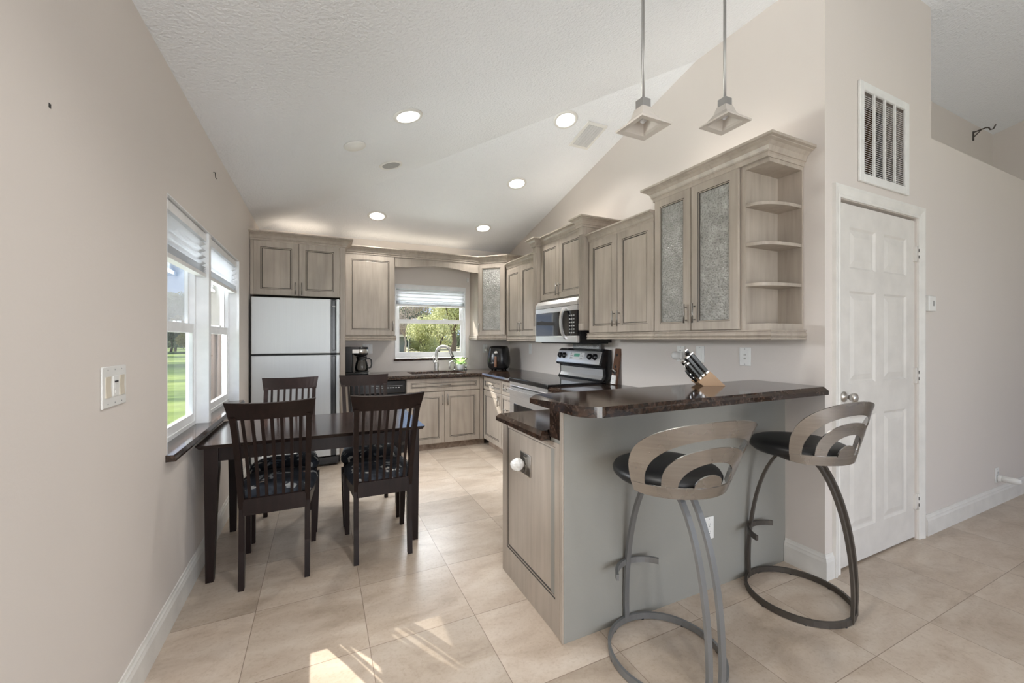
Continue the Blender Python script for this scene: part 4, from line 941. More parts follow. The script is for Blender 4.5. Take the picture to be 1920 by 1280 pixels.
# bottle opener board leaning on the wall right of the stove
t = thing('bottle_opener_board', 'dark wooden bottle opener board leaning on the wall right of the stove', 'bottle opener', (2.445, 2.985, ZC), RW)
lean = Matrix.Rotation(R(-9), 4, 'X')
mb = MB(); mb.box(-0.038, 0.038, 0.0, 0.020, 0.002, 0.335, 'opener_wood', 0.003); mb.xf(lean); obj('board', mb, t)
mb = MB(); mb.box(-0.030, 0.030, -0.012, 0.0, 0.004, 0.085, 'plastic_white', 0.003)
for z in (0.02, 0.05): mb.lathe([(0.004, -0.0135), (0.004, -0.0115)], 'dark_slot', (0, 0, z), 10, 'y')
mb.xf(lean); obj('cap_catcher', mb, t)
mb = MB(); mb.tube([(-0.022, -0.004, 0.115), (-0.030, -0.024, 0.135), (-0.005, -0.030, 0.140), (0.02, -0.022, 0.125), (0.018, -0.004, 0.10)], 0.006, 'nickel', 8); mb.lathe([(0.018, -0.004), (0.018, 0.0)], 'black_matte', (0.0, 0, 0.11), 16, 'y'); mb.xf(lean); obj('opener', mb, t)
mb = MB()
for z in (0.275, 0.165): mb.lathe([(0.013, -0.003), (0.013, 0.0005)], 'black_matte', (0, 0, z), 14, 'y')
mb.xf(lean); obj('wood_knot', mb, t)

# knife block on the bar: local u axis runs to the right, knives lean to the left
KB = (1.968, 1.590, 1.0625); KR = R(-25.3)
t = thing('knife_block', 'pale wooden knife block standing on the bar top', 'knife block', KB, KR)
poly = [(0.075, 0.0), (-0.007, 0.078), (-0.075, 0.020), (-0.046, 0.0)]
mb = MB(); mb.prism(poly, 'y', -0.048, 0.048, 'knife_wood'); obj('block', mb, t)
fd = Vector((0.068, 0, 0.058)).normalized(); kd = Vector((-fd.z, 0, fd.x))       # slot face direction and knife direction
def knife(label, along, y, L, w, cap=True, roll=0.0):
    k = thing('kitchen_knife', label, 'knife', KB, KR, 'knives in the block')
    o_ = Vector((-0.075, y, 0.020)) + fd * along - kd * 0.02
    mb = MB(); mb.obox(o_ + kd * (0.02 + L / 2), fd * (w / 2), Vector((0, 0.0075, 0)), kd * (L / 2 - 0.012), 'plastic_black', 0.003); obj('handle', mb, k)
    mb = MB(); mb.obox(o_ + kd * (L + 0.012), fd * (w / 2), Vector((0, 0.0077, 0)), kd * 0.004, 'nickel', 0.001); obj('end_cap', mb, k)
    mb = MB(); mb.obox(o_ + kd * 0.026, fd * (w / 2 * 0.92), Vector((0, 0.0070, 0)), kd * 0.006, 'nickel', 0.001); obj('bolster', mb, k)
    mb = MB(); mb.obox(o_ + kd * (0.02 + L / 2), fd * (w / 2 + 0.0004), Vector((0, 0.0012, 0)), kd * (L / 2 - 0.012), 'nickel'); obj('tang', mb, k)
    mb = MB(); mb.obox(o_ + kd * 0.0, fd * (w / 2 * 0.8), Vector((0, 0.0015, 0)), kd * 0.024, 'chrome'); obj('blade', mb, k)
kl = ['topmost large knife at the back of the knife block', 'large black handled knife in the upper row, front side', 'black handled knife in the upper row, middle slot', 'black knife in the second row nearest the viewer', 'black knife in the second row, rear slot', 'slim steak knife in the lower row, nearest the viewer', 'slim steak knife in the lower row, middle slot', 'slim steak knife in the lower row, rear slot']
ks = [(0.078, 0.030, 0.150, 0.021), (0.076, -0.034, 0.150, 0.021), (0.076, 0.0, 0.172, 0.019), (0.050, -0.030, 0.146, 0.020), (0.050, 0.012, 0.138, 0.020), (0.026, -0.034, 0.120, 0.016), (0.026, -0.006, 0.128, 0.016), (0.026, 0.024, 0.128, 0.016)]
for lb, a in zip(kl, ks): knife(lb, *a)
s_ = thing('kitchen_shears', 'kitchen shears hanging at the lowest slot of the knife block', 'scissors', KB, KR)
o_ = Vector((-0.075, -0.02, 0.020)) + fd * 0.004
mb = MB(); mb.tube([o_, o_ + kd * 0.045 - fd * 0.006, o_ + kd * 0.085 - fd * 0.006], [0.008, 0.010, 0.007], 'plastic_black', 10); obj('handle', mb, s_)
mb = MB(); mb.tube([o_ + kd * 0.078 - fd * 0.006, o_ + kd * 0.11 + fd * 0.004, o_ + kd * 0.112 + fd * 0.014, o_ + kd * 0.09 + fd * 0.012], 0.004, 'nickel', 8)
for q in (0.03, 0.055): mb.lathe([(0.003, -0.0115), (0.003, -0.009)], 'chrome', tuple(o_ + kd * q - fd * 0.003), 8, 'y')
obj('steel_loop', mb, s_)

# ---------------------------------------------------------------- plates, switches, outlets
def plate(name, label, cat, loc, rz, w, h, kinds, m='plastic_white', pm=None):
    t = thing(name, label, cat, loc, rz)
    mb = MB(); mb.box(-w / 2, w / 2, -0.006, -0.0005, -h / 2, h / 2, m, 0.003, 2)
    n = len(kinds); xs = [(-w / 2 + w * (i + 0.5) / n) * (0.86 if n > 1 else 1) for i in range(n)]
    for x in xs:
        for z in (-h * 0.41, h * 0.41): mb.lathe([(0.0028, -0.0068), (0.0028, -0.0055)], 'sign_grey', (x, 0, z), 8, 'y')
    obj('cover_plate', mb, t)
    for x, k in zip(xs, kinds):
        if k == 'rocker':
            mb = MB(); mb.prism([(-0.0055, -0.034), (-0.0095, -0.034), (-0.0075, 0.0), (-0.0085, 0.034), (-0.0055, 0.034)], 'x', x - 0.0165, x + 0.0165, pm or m); obj('rocker', mb, t)
        elif k == 'dimmer':
            mb = MB(); mb.box(x - 0.0165, x + 0.0165, -0.0085, -0.005, -0.034, 0.034, m, 0.001); mb.box(x - 0.008, x + 0.008, -0.0090, -0.0080, -0.006, 0.024, 'plastic_white'); mb.box(x - 0.009, x + 0.009, -0.012, -0.008, 0.013, 0.018, 'black_matte'); mb.lathe([(0.007, -0.010), (0.007, -0.008)], m, (x, 0, -0.019), 12, 'y'); obj('dimmer', mb, t)
        elif k == 'duplex':
            mb = MB()
            for z in (-0.0195, 0.0195):
                mb.box(x - 0.0165, x + 0.0165, -0.0085, -0.005, z - 0.0145, z + 0.0145, m, 0.004)
                for dx in (-0.006, 0.006): mb.box(x + dx - 0.001, x + dx + 0.001, -0.0092, -0.008, z - 0.002, z + 0.007, 'dark_slot')
                mb.lathe([(0.0022, -0.0092), (0.0022, -0.008)], 'dark_slot', (x, 0, z - 0.008), 8, 'y')
            obj('receptacle', mb, t)
        elif k == 'jack':
            mb = MB()
            for z in (-0.012, 0.012): mb.lathe([(0.0055, -0.005), (0.0055, -0.014), (0.003, -0.014)], 'nickel', (x, 0, z), 12, 'y')
            obj('cable_jack', mb, t)
    return t
plate('light_switch', 'three gang dimmer switch plate on the left wall before the window', 'light switch', (XL, 1.800, 1.163), -RW, 0.175, 0.135, ['rocker', 'dimmer', 'rocker'], 'plastic_white', 'plastic_almond')
plate('light_switch', 'white two gang plate on the wall behind the coffee maker', 'light switch', (0.535, YB, 1.195), 0, 0.120, 0.118, ['duplex', 'rocker'])
plate('wall_outlet', 'white outlet between the sink window and the air fryer', 'outlet', (2.125, YB, 1.185), 0, 0.072, 0.118, ['duplex'])
plate('light_switch', 'blank looking switch plate on the wall left of the stove', 'light switch', (XR, 4.735, 1.192), RW, 0.074, 0.130, ['rocker'])
plate('wall_outlet', 'white outlet under the cabinets, left of the knife block', 'outlet', (XR, 2.262, 1.210), RW, 0.074, 0.118, ['duplex'])
plate('light_switch', 'white rocker switch on the wall behind the knives', 'light switch', (XR, 2.087, 1.210), RW, 0.074, 0.118, ['rocker'])
plate('cable_plate', 'white cable jack plate on the wall right of the knife block', 'wall plate', (XR, 1.740, 1.206), RW, 0.078, 0.120, ['jack'], 'plastic_white')
plate('wall_outlet', 'white outlet low on the grey bar wall between the stools', 'outlet', (1.848, 1.490, 0.326), 0, 0.072, 0.118, ['duplex'])
plate('wall_outlet', 'white outlet low on the wall right of the closet door', 'outlet', (4.895, YD, 0.232), 0, 0.070, 0.118, ['duplex'])
plate('wall_outlet', 'steel outlet plate on the peninsula end panel', 'outlet', (0.954, 1.852, 0.680), RW, 0.112, 0.110, ['duplex'], 'nickel', 'plastic_white')
def plug_light(label, loc, rz, r, m='plastic_white', L=0.05, nm='night_light', cat='night light'):
    t = thing(nm, label, cat, loc, rz)
    mb = MB(); mb.box(-r * 0.8, r * 0.8, -0.032, -0.0095, -r * 0.9, r * 0.9, m, 0.004, 2); obj('plug_body', mb, t)
    mb = MB(); mb.lathe([(r * 0.7, -0.030), (r, -0.036), (r, -0.03 - L * 0.7), (r * 0.7, -0.03 - L), (0.002, -0.032 - L)], m, (0, 0, 0), 20, 'y'); obj('cap', mb, t)
plug_light('small white plug-in device on the outlet beside the air fryer', (2.128, YB, 1.166), 0, 0.017, L=0.03)
plug_light('round plug-in air freshener on the outlet left of the knife block', (XR, 2.268, 1.195), RW, 0.030, 'plastic_white', 0.045, 'air_freshener', 'air freshener')
plug_light('white bulb shaped night light plugged in right of the closet door', (4.895, YD, 0.212), 0, 0.024, L=0.10)
t = thing('plug_cover', 'crumpled white plug-in device on the peninsula end panel', 'plug', (0.944, 1.862, 0.680), RW)
mb = MB(); rnd = random.Random(5)
rg = []
for z, r_ in ((-0.004, 0.020), (-0.02, 0.034), (-0.045, 0.040), (-0.065, 0.034), (-0.078, 0.018), (-0.08, 0.003)):
    r_ *= 0.82; z *= 0.85
    rg.append([(r_ * math.cos(6.2832 * k / 14) * rnd.uniform(0.85, 1.12), z, r_ * math.sin(6.2832 * k / 14) * rnd.uniform(0.85, 1.12)) for k in range(14)])
mb.ring_loft(rg, 'plastic_white', smooth=False); obj('plug_body', mb, t)
t = thing('thermostat', 'small white thermostat on the wall right of the closet door', 'thermostat', (3.705, YD, 1.558))
mb = MB(); mb.box(-0.050, 0.050, -0.030, -0.0005, -0.052, 0.052, 'plastic_white', 0.006, 2); obj('case', mb, t)
mb = MB(); mb.box(0.0, 0.022, -0.0315, -0.029, -0.016, 0.018, 'sign_grey'); obj('display', mb, t)
t = thing('shade_bracket', 'tiny white clip on the wall at the right of the sink window', 'bracket', (1.862, YB, 2.145))
mb = MB(); mb.box(-0.014, 0.014, -0.016, -0.0005, -0.03, 0.03, 'plastic_white', 0.004, 2); mb.lathe([(0.004, -0.020), (0.004, -0.014)], 'dark_slot', (0, 0, 0.012), 8, 'y'); obj('clip', mb, t)
t = thing('wall_hook', 'tiny bent nail hook high on the left wall above the window', 'hook', (XL, 3.211, 2.386))
mb = MB(); mb.tube([(-0.004, 0.0, 0.018), (0.010, 0.0, 0.018), (0.012, 0.0, -0.014), (0.014, 0.022, -0.016)], 0.0025, 'glaze', 6); obj('wire', mb, t)
t = thing('plant_bracket', 'dark metal hook bracket on the high niche wall', 'hook', (5.905, YN, 3.355))
mb = MB(); mb.tube([(0, -0.004, -0.05), (0, -0.004, 0.04)], 0.008, 'stool_bronze', 8); mb.tube([(0, -0.004, 0.03), (0.01, -0.085, 0.042), (0.012, -0.105, 0.035), (0.013, -0.115, 0.01), (0.014, -0.135, 0.01), (0.015, -0.15, 0.045)], 0.006, 'stool_bronze', 8); mb.tube([(0, -0.004, -0.02), (0.006, -0.06, 0.037)], 0.005, 'stool_bronze', 8); obj('arm', mb, t)

# return air grille above the closet door
t = thing('return_air_grille', 'white louvered return air grille above the closet door', 'air vent', ((GR[0] + GR[1]) / 2, YD, GR[2] - 0.03))
w2_, hh = (GR[1] - GR[0]) / 2, GR[3] - GR[2]
mb = MB(); z0 = 0.03
for (a, b_, c, e) in ((-w2_ - 0.028, -w2_ + 0.018, 0.0, hh + 0.06), (w2_ - 0.018, w2_ + 0.028, 0.0, hh + 0.06), (-w2_ + 0.018, w2_ - 0.018, 0.0, 0.05), (-w2_ + 0.018, w2_ - 0.018, hh + 0.012, hh + 0.06)): mb.box(a, b_, -0.016, -0.0005, c, e, 'plastic_white', 0.003)
for k in (1, 2, 3): x = -w2_ + 0.018 + (2 * w2_ - 0.036) * k / 4; mb.box(x - 0.007, x + 0.007, -0.012, -0.002, 0.05, hh + 0.012, 'plastic_white')
obj('frame', mb, t)
mb = MB(); n = 38
for k in range(n):
    z = 0.056 + (hh - 0.05) * k / n; mb.prism([(0.000, z - 0.003), (0.0, z - 0.0012), (0.014, z + 0.0118), (0.014, z + 0.0100)], 'x', -w2_ + 0.018, w2_ - 0.018, 'plastic_white')
obj('louvers', mb, t)
mb = MB(); a, b_ = -w2_, w2_
mb.box(a, b_, 0.36, 0.37, 0.0, hh + 0.06, 'black_matte'); mb.box(a - 0.01, a, 0.101, 0.37, 0.0, hh + 0.06, 'black_matte'); mb.box(b_, b_ + 0.01, 0.101, 0.37, 0, hh + 0.06, 'sign_grey'); mb.box(a, b_, 0.101, 0.37, hh + 0.05, hh + 0.06, 'black_matte'); mb.box(a, b_, 0.101, 0.37, 0.0, 0.01, 'black_matte')
mb.box(a + 0.30, a + 0.44, 0.12, 0.20, 0.01, hh + 0.05, 'grille_brown'); mb.box(a + 0.21, a + 0.245, 0.14, 0.16, 0.01, hh - 0.1, 'sign_grey'); mb.box(b_ - 0.03, b_, 0.101, 0.25, 0.01, hh + 0.05, 'sign_pale')
obj('duct', mb, t)

# ---------------------------------------------------------------- ceiling fittings
nA = Vector((-0.2553, 0, 1)).normalized(); nB = Vector((0, 0.2435, 1)).normalized()
def on_ceiling(o, x, y, plane, spin=0.0):
    z = ZA(x) if plane == 'A' else ZB(y); n = nA if plane == 'A' else nB
    o.location = (x, y, z); o.rotation_euler = (Vector((0, 0, 1)).rotation_difference(n).to_matrix() @ Matrix.Rotation(spin, 3, 'Z')).to_euler()
dl = [(0.551, 2.863, 'A', 'lit recessed downlight nearest the dining table side of the ceiling'), (1.880, 2.915, 'B', 'lit recessed downlight beside the ceiling air vent'), (1.865, 3.831, 'B', 'lit recessed downlight above the middle of the right cabinets'), (0.580, 4.811, 'B', 'lit recessed downlight at the back left near the refrigerator'), (1.859, 4.788, 'B', 'lit recessed downlight at the back right above the corner')]
for x, y, pl, lb in dl:
    t = thing('recessed_downlight', lb, 'ceiling light', group='recessed ceiling lights'); on_ceiling(t, x, y, pl)
    mb = MB(); mb.lathe([(0.078, -0.001), (0.080, -0.008), (0.100, -0.006), (0.104, -0.0005)], 'plastic_white', (0, 0, 0), 36, caps=False); obj('trim_ring', mb, t)
    mb = MB(); mb.lathe([(0.079, -0.006), (0.070, 0.010), (0.064, 0.030)], 'lamp_glow', (0, 0, -0.001), 32, caps=False)
    mb.lathe([(0.079, -0.0035), (0.003, -0.0036)], 'lamp_glow', (0, 0, 0), 32, caps=False); obj('lens', mb, t)
    sp_ = light('downward_spot', 'SPOT', (x, y, (ZA(x) if pl == 'A' else ZB(y)) - 0.03), 26, (1, 0.97, 0.92), (0, 0, -1), spot_size=R(130), spot_blend=0.8, shadow_soft_size=0.07)
t = thing('recessed_downlight', 'unlit recessed downlight in the ceiling near the blank cover', 'ceiling light', group='recessed ceiling lights'); on_ceiling(t, 0.570, 3.748, 'A')
mb = MB(); mb.lathe([(0.076, -0.002), (0.080, -0.008), (0.100, -0.006), (0.104, -0.0005)], 'plastic_white', (0, 0, 0), 36, caps=False); obj('trim_ring', mb, t)
mb = MB(); mb.lathe([(0.078, -0.004), (0.003, -0.0035)], 'sign_grey', (0, 0, 0), 32, caps=False); obj('lens', mb, t)
t = thing('ceiling_cover', 'round white blank cover on the ceiling left of the downlights', 'ceiling cover'); on_ceiling(t, 0.235, 3.302, 'A')
mb = MB(); mb.lathe([(0.082, -0.0005), (0.082, -0.008), (0.074, -0.014), (0.004, -0.017)], 'plastic_white', (0, 0, 0), 36); obj('disc', mb, t)
t = thing('ceiling_air_vent', 'white slatted supply vent on the sloped ceiling', 'air vent'); on_ceiling(t, 2.180, 3.015, 'B')
mb = MB()
for (a, b_, c, e) in ((-0.105, -0.075, -0.16, 0.16), (0.075, 0.105, -0.16, 0.16), (-0.075, 0.075, -0.16, -0.128), (-0.075, 0.075, 0.128, 0.16)): mb.box(a, b_, c, e, -0.010, -0.0005, 'plastic_white', 0.002)
obj('frame', mb, t)
mb = MB(); mb.box(-0.075, 0.075, -0.128, 0.128, -0.003, -0.001, 'dark_slot'); obj('backing', mb, t)
for k in range(6):
    mb = MB(); x = -0.070 + k * 0.026; mb.prism([(x, -0.003), (x + 0.016, -0.014), (x + 0.018, -0.013), (x + 0.004, -0.003)], 'y', -0.128, 0.128, 'sign_pale'); obj('slat', mb, t)
def pendant(label, x, y, zb):
    t = thing('pendant_light', label, 'pendant light', (x, y, zb), 0, 'pendant lights over the bar')
    h = 0.082; top = min(ZA(x), ZB(y)) - zb
    def sq(r, z): return [(r * sx, r * sy, z) for sx, sy in ((-1, -1), (1, -1), (1, 1), (-1, 1))]
    mb = MB(); mb.ring_loft([sq(0.056, 0.002), sq(0.082, -0.002), sq(0.083, 0.006), sq(0.060, 0.018), sq(0.036, 0.050), sq(0.026, 0.084), sq(0.022, 0.084), sq(0.032, 0.048), sq(0.054, 0.014), sq(0.056, 0.002)], 'pendant_glass', True, False, False); obj('lamp_shade', mb, t)
    mb = MB(); mb.ring_loft([sq(0.022, 0.083), sq(0.022, 0.122), sq(0.014, 0.128), sq(0.004, 0.130)], 'pendant_metal', True, True, False); obj('socket_cap', mb, t)
    mb = MB()
    for dx in (-0.0042, 0.0042): mb.tube([(dx, 0, 0.125), (dx, 0, top + 0.01)], 0.0042, 'pendant_metal', 8)
    obj('rod', mb, t)
    mb = MB(); mb.lathe([(0.06, top - 0.03), (0.06, top + 0.02)], 'pendant_metal', (0, 0, 0), 20); obj('canopy', mb, t)
    mb = MB(); mb.lathe([(0.004, 0.022), (0.014, 0.030), (0.014, 0.06), (0.008, 0.083)], 'pot_white', (0, 0, 0), 14); obj('bulb', mb, t)
pendant('left glass pyramid pendant lamp on a rod over the bar', 1.268, 1.35, 2.236)
pendant('right glass pyramid pendant lamp, nearer the glass cabinet', 1.790, 1.35, 2.372)

# ---------------------------------------------------------------- dining table and chairs
t = thing('dining_table', 'dark espresso wooden dining table under the left window', 'table', (0.010, 3.025, 0))
hx, hy = 0.612, 0.370
mb = MB(); mb.box(-hx, hx, -hy, hy, 0.728, 0.750, 'espresso_top'); 
for k in (0,):
    vs = mb.bm.verts; 
mb.bm.verts.ensure_lookup_table()
for v_ in mb.bm.verts:
    if v_.co.z < 0.74: v_.co.x *= (hx - 0.014) / hx; v_.co.y *= (hy - 0.014) / hy
obj('tabletop', mb, t)
mb = MB()
for s in (-1, 1):
    mb.box(-hx + 0.075, hx - 0.075, s * (hy - 0.058) - 0.010, s * (hy - 0.058) + 0.010, 0.650, 0.729, 'espresso'); mb.box(s * (hx - 0.070) - 0.010, s * (hx - 0.070) + 0.010, -hy + 0.06, hy - 0.06, 0.650, 0.729, 'espresso')
obj('apron', mb, t)
def table_leg(sx, sy):
    mb = MB(); cx, cy = sx * (hx - 0.066), sy * (hy - 0.055); rr = []
    for z, h in ((0.0, 0.018), (0.40, 0.026), (0.60, 0.032), (0.728, 0.032)):
        ex, ey = cx + sx * (0.032 - h) * 0.6, cy + sy * (0.032 - h) * 0.6
        rr.append([(ex + h * a, ey + h * b_, z) for a, b_ in ((-1, -1), (1, -1), (1, 1), (-1, 1))])
    mb.ring_loft(rr, 'espresso', True, True, False); return mb
for sx, sy in ((-1, -1), (1, -1), (-1, 1), (1, 1)): obj('leg', table_leg(sx, sy), t)

def make_chair(label, x, y, rz):
    t = thing('dining_chair', label, 'chair', (x, y, 0), rz, 'dining chairs')
    E_ = 'espresso'
    yz = [(-0.215, 0.0), (-0.196, 0.20), (-0.190, 0.42), (-0.210, 0.50), (-0.262, 0.70), (-0.330, 0.86), (-0.375, 0.935)]
    def xs(z): return 0.155 + 0.012 * max(0, (z - 0.42) / 0.5)
    for s in (-1, 1):
        mb = MB(); rr = []
        for yy, z in yz:
            w, d_ = 0.0135, (0.019 if z < 0.3 else 0.021); cx = s * xs(z)
            rr.append([(cx - w, yy - d_, z), (cx + w, yy - d_, z), (cx + w, yy + d_, z), (cx - w, yy + d_, z)])
        mb.ring_loft(rr, E_, True, True, False); obj('leg', mb, t)
        mb = MB(); rr = []
        for z, h in ((0.0, 0.014), (0.25, 0.019), (0.415, 0.021)):
            cx, cy = s * (0.188 - (0.021 - h)), 0.208
            rr.append([(cx + h * a, cy + h * b_, z) for a, b_ in ((-1, -1), (1, -1), (1, 1), (-1, 1))])
        mb.ring_loft(rr, E_, True, True, False); obj('leg', mb, t)
    # curved top rail
    mb = MB(); n = 14; rr = []
    for k in range(n + 1):
        u = -1 + 2 * k / n; bow = -0.030 * (1 - u * u)
        xb, xt = 0.184 * u, 0.200 * u
        y0, y1 = -0.368 + bow, -0.408 + bow * 1.1; zt = 1.006 + 0.008 * u * u
        rr.append([(xb, y0 - 0.010, 0.922), (xt, y1 - 0.010, zt), (xt, y1 + 0.010, zt + 0.002), (xb, y0 + 0.012, 0.922)])
    mb.ring_loft(rr, E_, True, True, False); obj('top_rail', mb, t)
    mb = MB(); mb.box(-0.150, 0.150, -0.222, -0.200, 0.386, 0.474, E_, 0.002); obj('back_apron', mb, t)
    mb = MB(); mb.box(-0.172, 0.172, 0.196, 0.218, 0.362, 0.430, E_, 0.002)
    for s in (-1, 1): mb.obox((s * 0.168, 0.0, 0.396), (0.009, 0, 0), (s * 0.016, 0.19, 0), (0, 0, 0.034), E_)
    obj('seat_rail', mb, t)
    for k in range(7):
        u = -1 + 2 * (k + 0.5) / 7; mb = MB(); xb, xt = 0.138 * u, 0.150 * u; bow = -0.030 * (1 - u * u)
        path = [(xb, -0.212, 0.468), (xb + (xt - xb) * 0.3, -0.232 + bow * 0.2, 0.60), (xb + (xt - xb) * 0.65, -0.292 + bow * 0.6, 0.78), (xt, -0.366 + bow, 0.930)]
        mb.tube(path, 0, E_, flat=(0.0076, 0.0042, (1, 0, 0))); obj('slat', mb, t)
    # padded seat: rounded trapezoid, crowned top with a pinched rim
    mb = MB(); n = 36
    def ring(k, z, shrink):
        o_ = []
        for i in range(n):
            th = 2 * math.pi * i / n; c, s_ = math.cos(th), math.sin(th)
            uu = math.copysign(abs(c) ** 0.55, c); vv = math.copysign(abs(s_) ** 0.55, s_)
            hw = 0.196 + 0.026 * vv
            o_.append((hw * uu * k, 0.018 + 0.222 * vv * k, z))
        return o_
    prof = [(0.93, 0.422), (1.0, 0.440), (1.02, 0.455), (0.98, 0.478), (0.88, 0.497), (0.70, 0.509), (0.45, 0.515), (0.2, 0.517), (0.02, 0.518)]
    mb.ring_loft([ring(k, z, 0) for k, z in prof], 'floral_fabric'); obj('seat', mb, t)
    return t
make_chair('dark slat-back chair at the near left of the table, closest to the window wall', -0.222, 2.755, 0)
make_chair('dark slat-back chair at the near right of the table', 0.345, 2.755, 0)
make_chair('dark slat-back chair at the far left of the table, backing onto the refrigerator', -0.215, 3.300, math.pi)
make_chair('dark slat-back chair at the far right of the table, backing onto the dishwasher', 0.340, 3.300, math.pi)

# ---------------------------------------------------------------- bar stools
def make_stool(label, x, y, rz, leg_m, back_world, back_m, hw_deg, flare):
    t = thing('bar_stool', label, 'stool', (x, y, 0), rz, 'bar stools')
    ba = R(back_world) - rz; Rr = 0.228; n = 48
    mb = MB(); rg = [[((Rr + a) * math.cos(2 * math.pi * k / n), (Rr + a) * math.sin(2 * math.pi * k / n), z) for k in range(n)] for a, z in ((-0.006, 0.004), (0.006, 0.004), (0.006, 0.032), (-0.006, 0.032), (-0.006, 0.004))]
    mb.ring_loft(rg, leg_m, True, False, False)
    for k in range(8): a = 2 * math.pi * (k + 0.5) / 8; mb.lathe([(0.007, 0.0), (0.007, 0.006)], 'dark_slot', (Rr * math.cos(a), Rr * math.sin(a), 0), 8)
    obj('floor_ring', mb, t)
    def leg_path(ang, off):
        d_ = Vector((math.cos(ang), math.sin(ang), 0)); s_ = Vector((-d_.y, d_.x, 0)); pts = []
        for k in range(17):
            f = k / 16; z = 0.006 + 0.724 * f; r_ = Rr - 0.002 if f < 0.12 else Rr * math.sqrt(max(0, 1 - ((f - 0.12) / 0.93) ** 2.0)) 
            pts.append(d_ * max(r_, 0.055) + s_ * off * (1 if f < 0.5 else 1 - 0.35 * (f - 0.5)) + Vector((0, 0, z)))
        return pts, s_
    for ang, off in ((math.pi / 2, 0.0), (-math.pi / 2 + 0.02, -0.042), (-math.pi / 2 - 0.02, 0.042)):
        pts, s_ = leg_path(ang, off); mb = MB(); mb.tube(pts, 0, leg_m, flat=(0.013, 0.0065, s_)); obj('leg', mb, t)
    mb = MB(); mb.tube([(0.0 + 0.150 * math.sin(R(a)), 0.070 + 0.150 * math.cos(R(a)), 0.292) for a in range(-62, 63, 8)], 0, leg_m, flat=(0.013, 0.006, (0, 0, 1))); obj('footrest', mb, t)
    mb = MB(); mb.lathe([(0.06, 0.705), (0.085, 0.715), (0.085, 0.735), (0.15, 0.742), (0.15, 0.748)], leg_m, (0, 0, 0), 28); obj('swivel_plate', mb, t)
    mb = MB(); mb.lathe([(0.150, 0.746), (0.196, 0.750), (0.211, 0.764), (0.214, 0.780), (0.205, 0.796), (0.178, 0.808), (0.12, 0.814), (0.05, 0.816), (0.003, 0.816)], 'leather_black', (0, 0, 0), 48)
    seat = obj('seat', mb, t)
    # fan shaped metal back wrapped around the rear of the seat
    z0, band, Ht, hw = 0.742, 0.045, 0.258, R(hw_deg)
    def P(u, h): 
        z = z0 + h; r_ = 0.226 + flare * h; a = ba + u * hw; return (r_ * math.cos(a), r_ * math.sin(a), z)
    mb = MB(); m_ = 44
    lo = [mb.v(P(-0.985 + 1.97 * k / m_, 0.008 * (abs(-1 + 2 * k / m_) ** 8))) for k in range(m_ + 1)]; hi = [mb.v(P(-1 + 2 * k / m_, band)) for k in range(m_ + 1)]
    for k in range(m_): mb.face([lo[k], lo[k + 1], hi[k + 1], hi[k]], back_m, True)
    for a1, a0, b1, b0 in ((1.0, 0.80, 1.0, 0.76), (0.60, 0.40, 0.62, 0.40), (0.20, 0.0, 0.20, 0.0)):
        A = []; B = []
        for k in range(m_ + 1):
            th = math.pi * k / m_; A.append(mb.v(P(a1 * math.cos(th), band + b1 * Ht * math.sin(th) ** 0.85)))
            B.append(mb.v(P(a0 * math.cos(th), band + (b0 * Ht * math.sin(th) if a0 else 0))))
        for k in range(m_): mb.face([A[k], A[k + 1], B[k + 1], B[k]], back_m, True)
    obj('backrest', mb, t, solid=0.005)
    mb = MB()
    for u in (-0.5, 0.5):
        a = ba + u * hw; mb.tube([(0.14 * math.cos(a), 0.14 * math.sin(a), 0.746), (0.225 * math.cos(a), 0.225 * math.sin(a), 0.752)], 0, leg_m, flat=(0.012, 0.004, (-math.sin(a), math.cos(a), 0)))
    obj('back_bracket', mb, t)
    return t
make_stool('grey metal bar stool with silver fan back at the near end of the bar', 1.298, 1.252, R(3), 'stool_grey', -100, 'steel_stool', 66, 0.38)
make_stool('bronze toned bar stool with fan back beside the closet door', 2.205, 1.252, R(15), 'stool_bronze', -100, 'steel_stool', 58, 0.25)

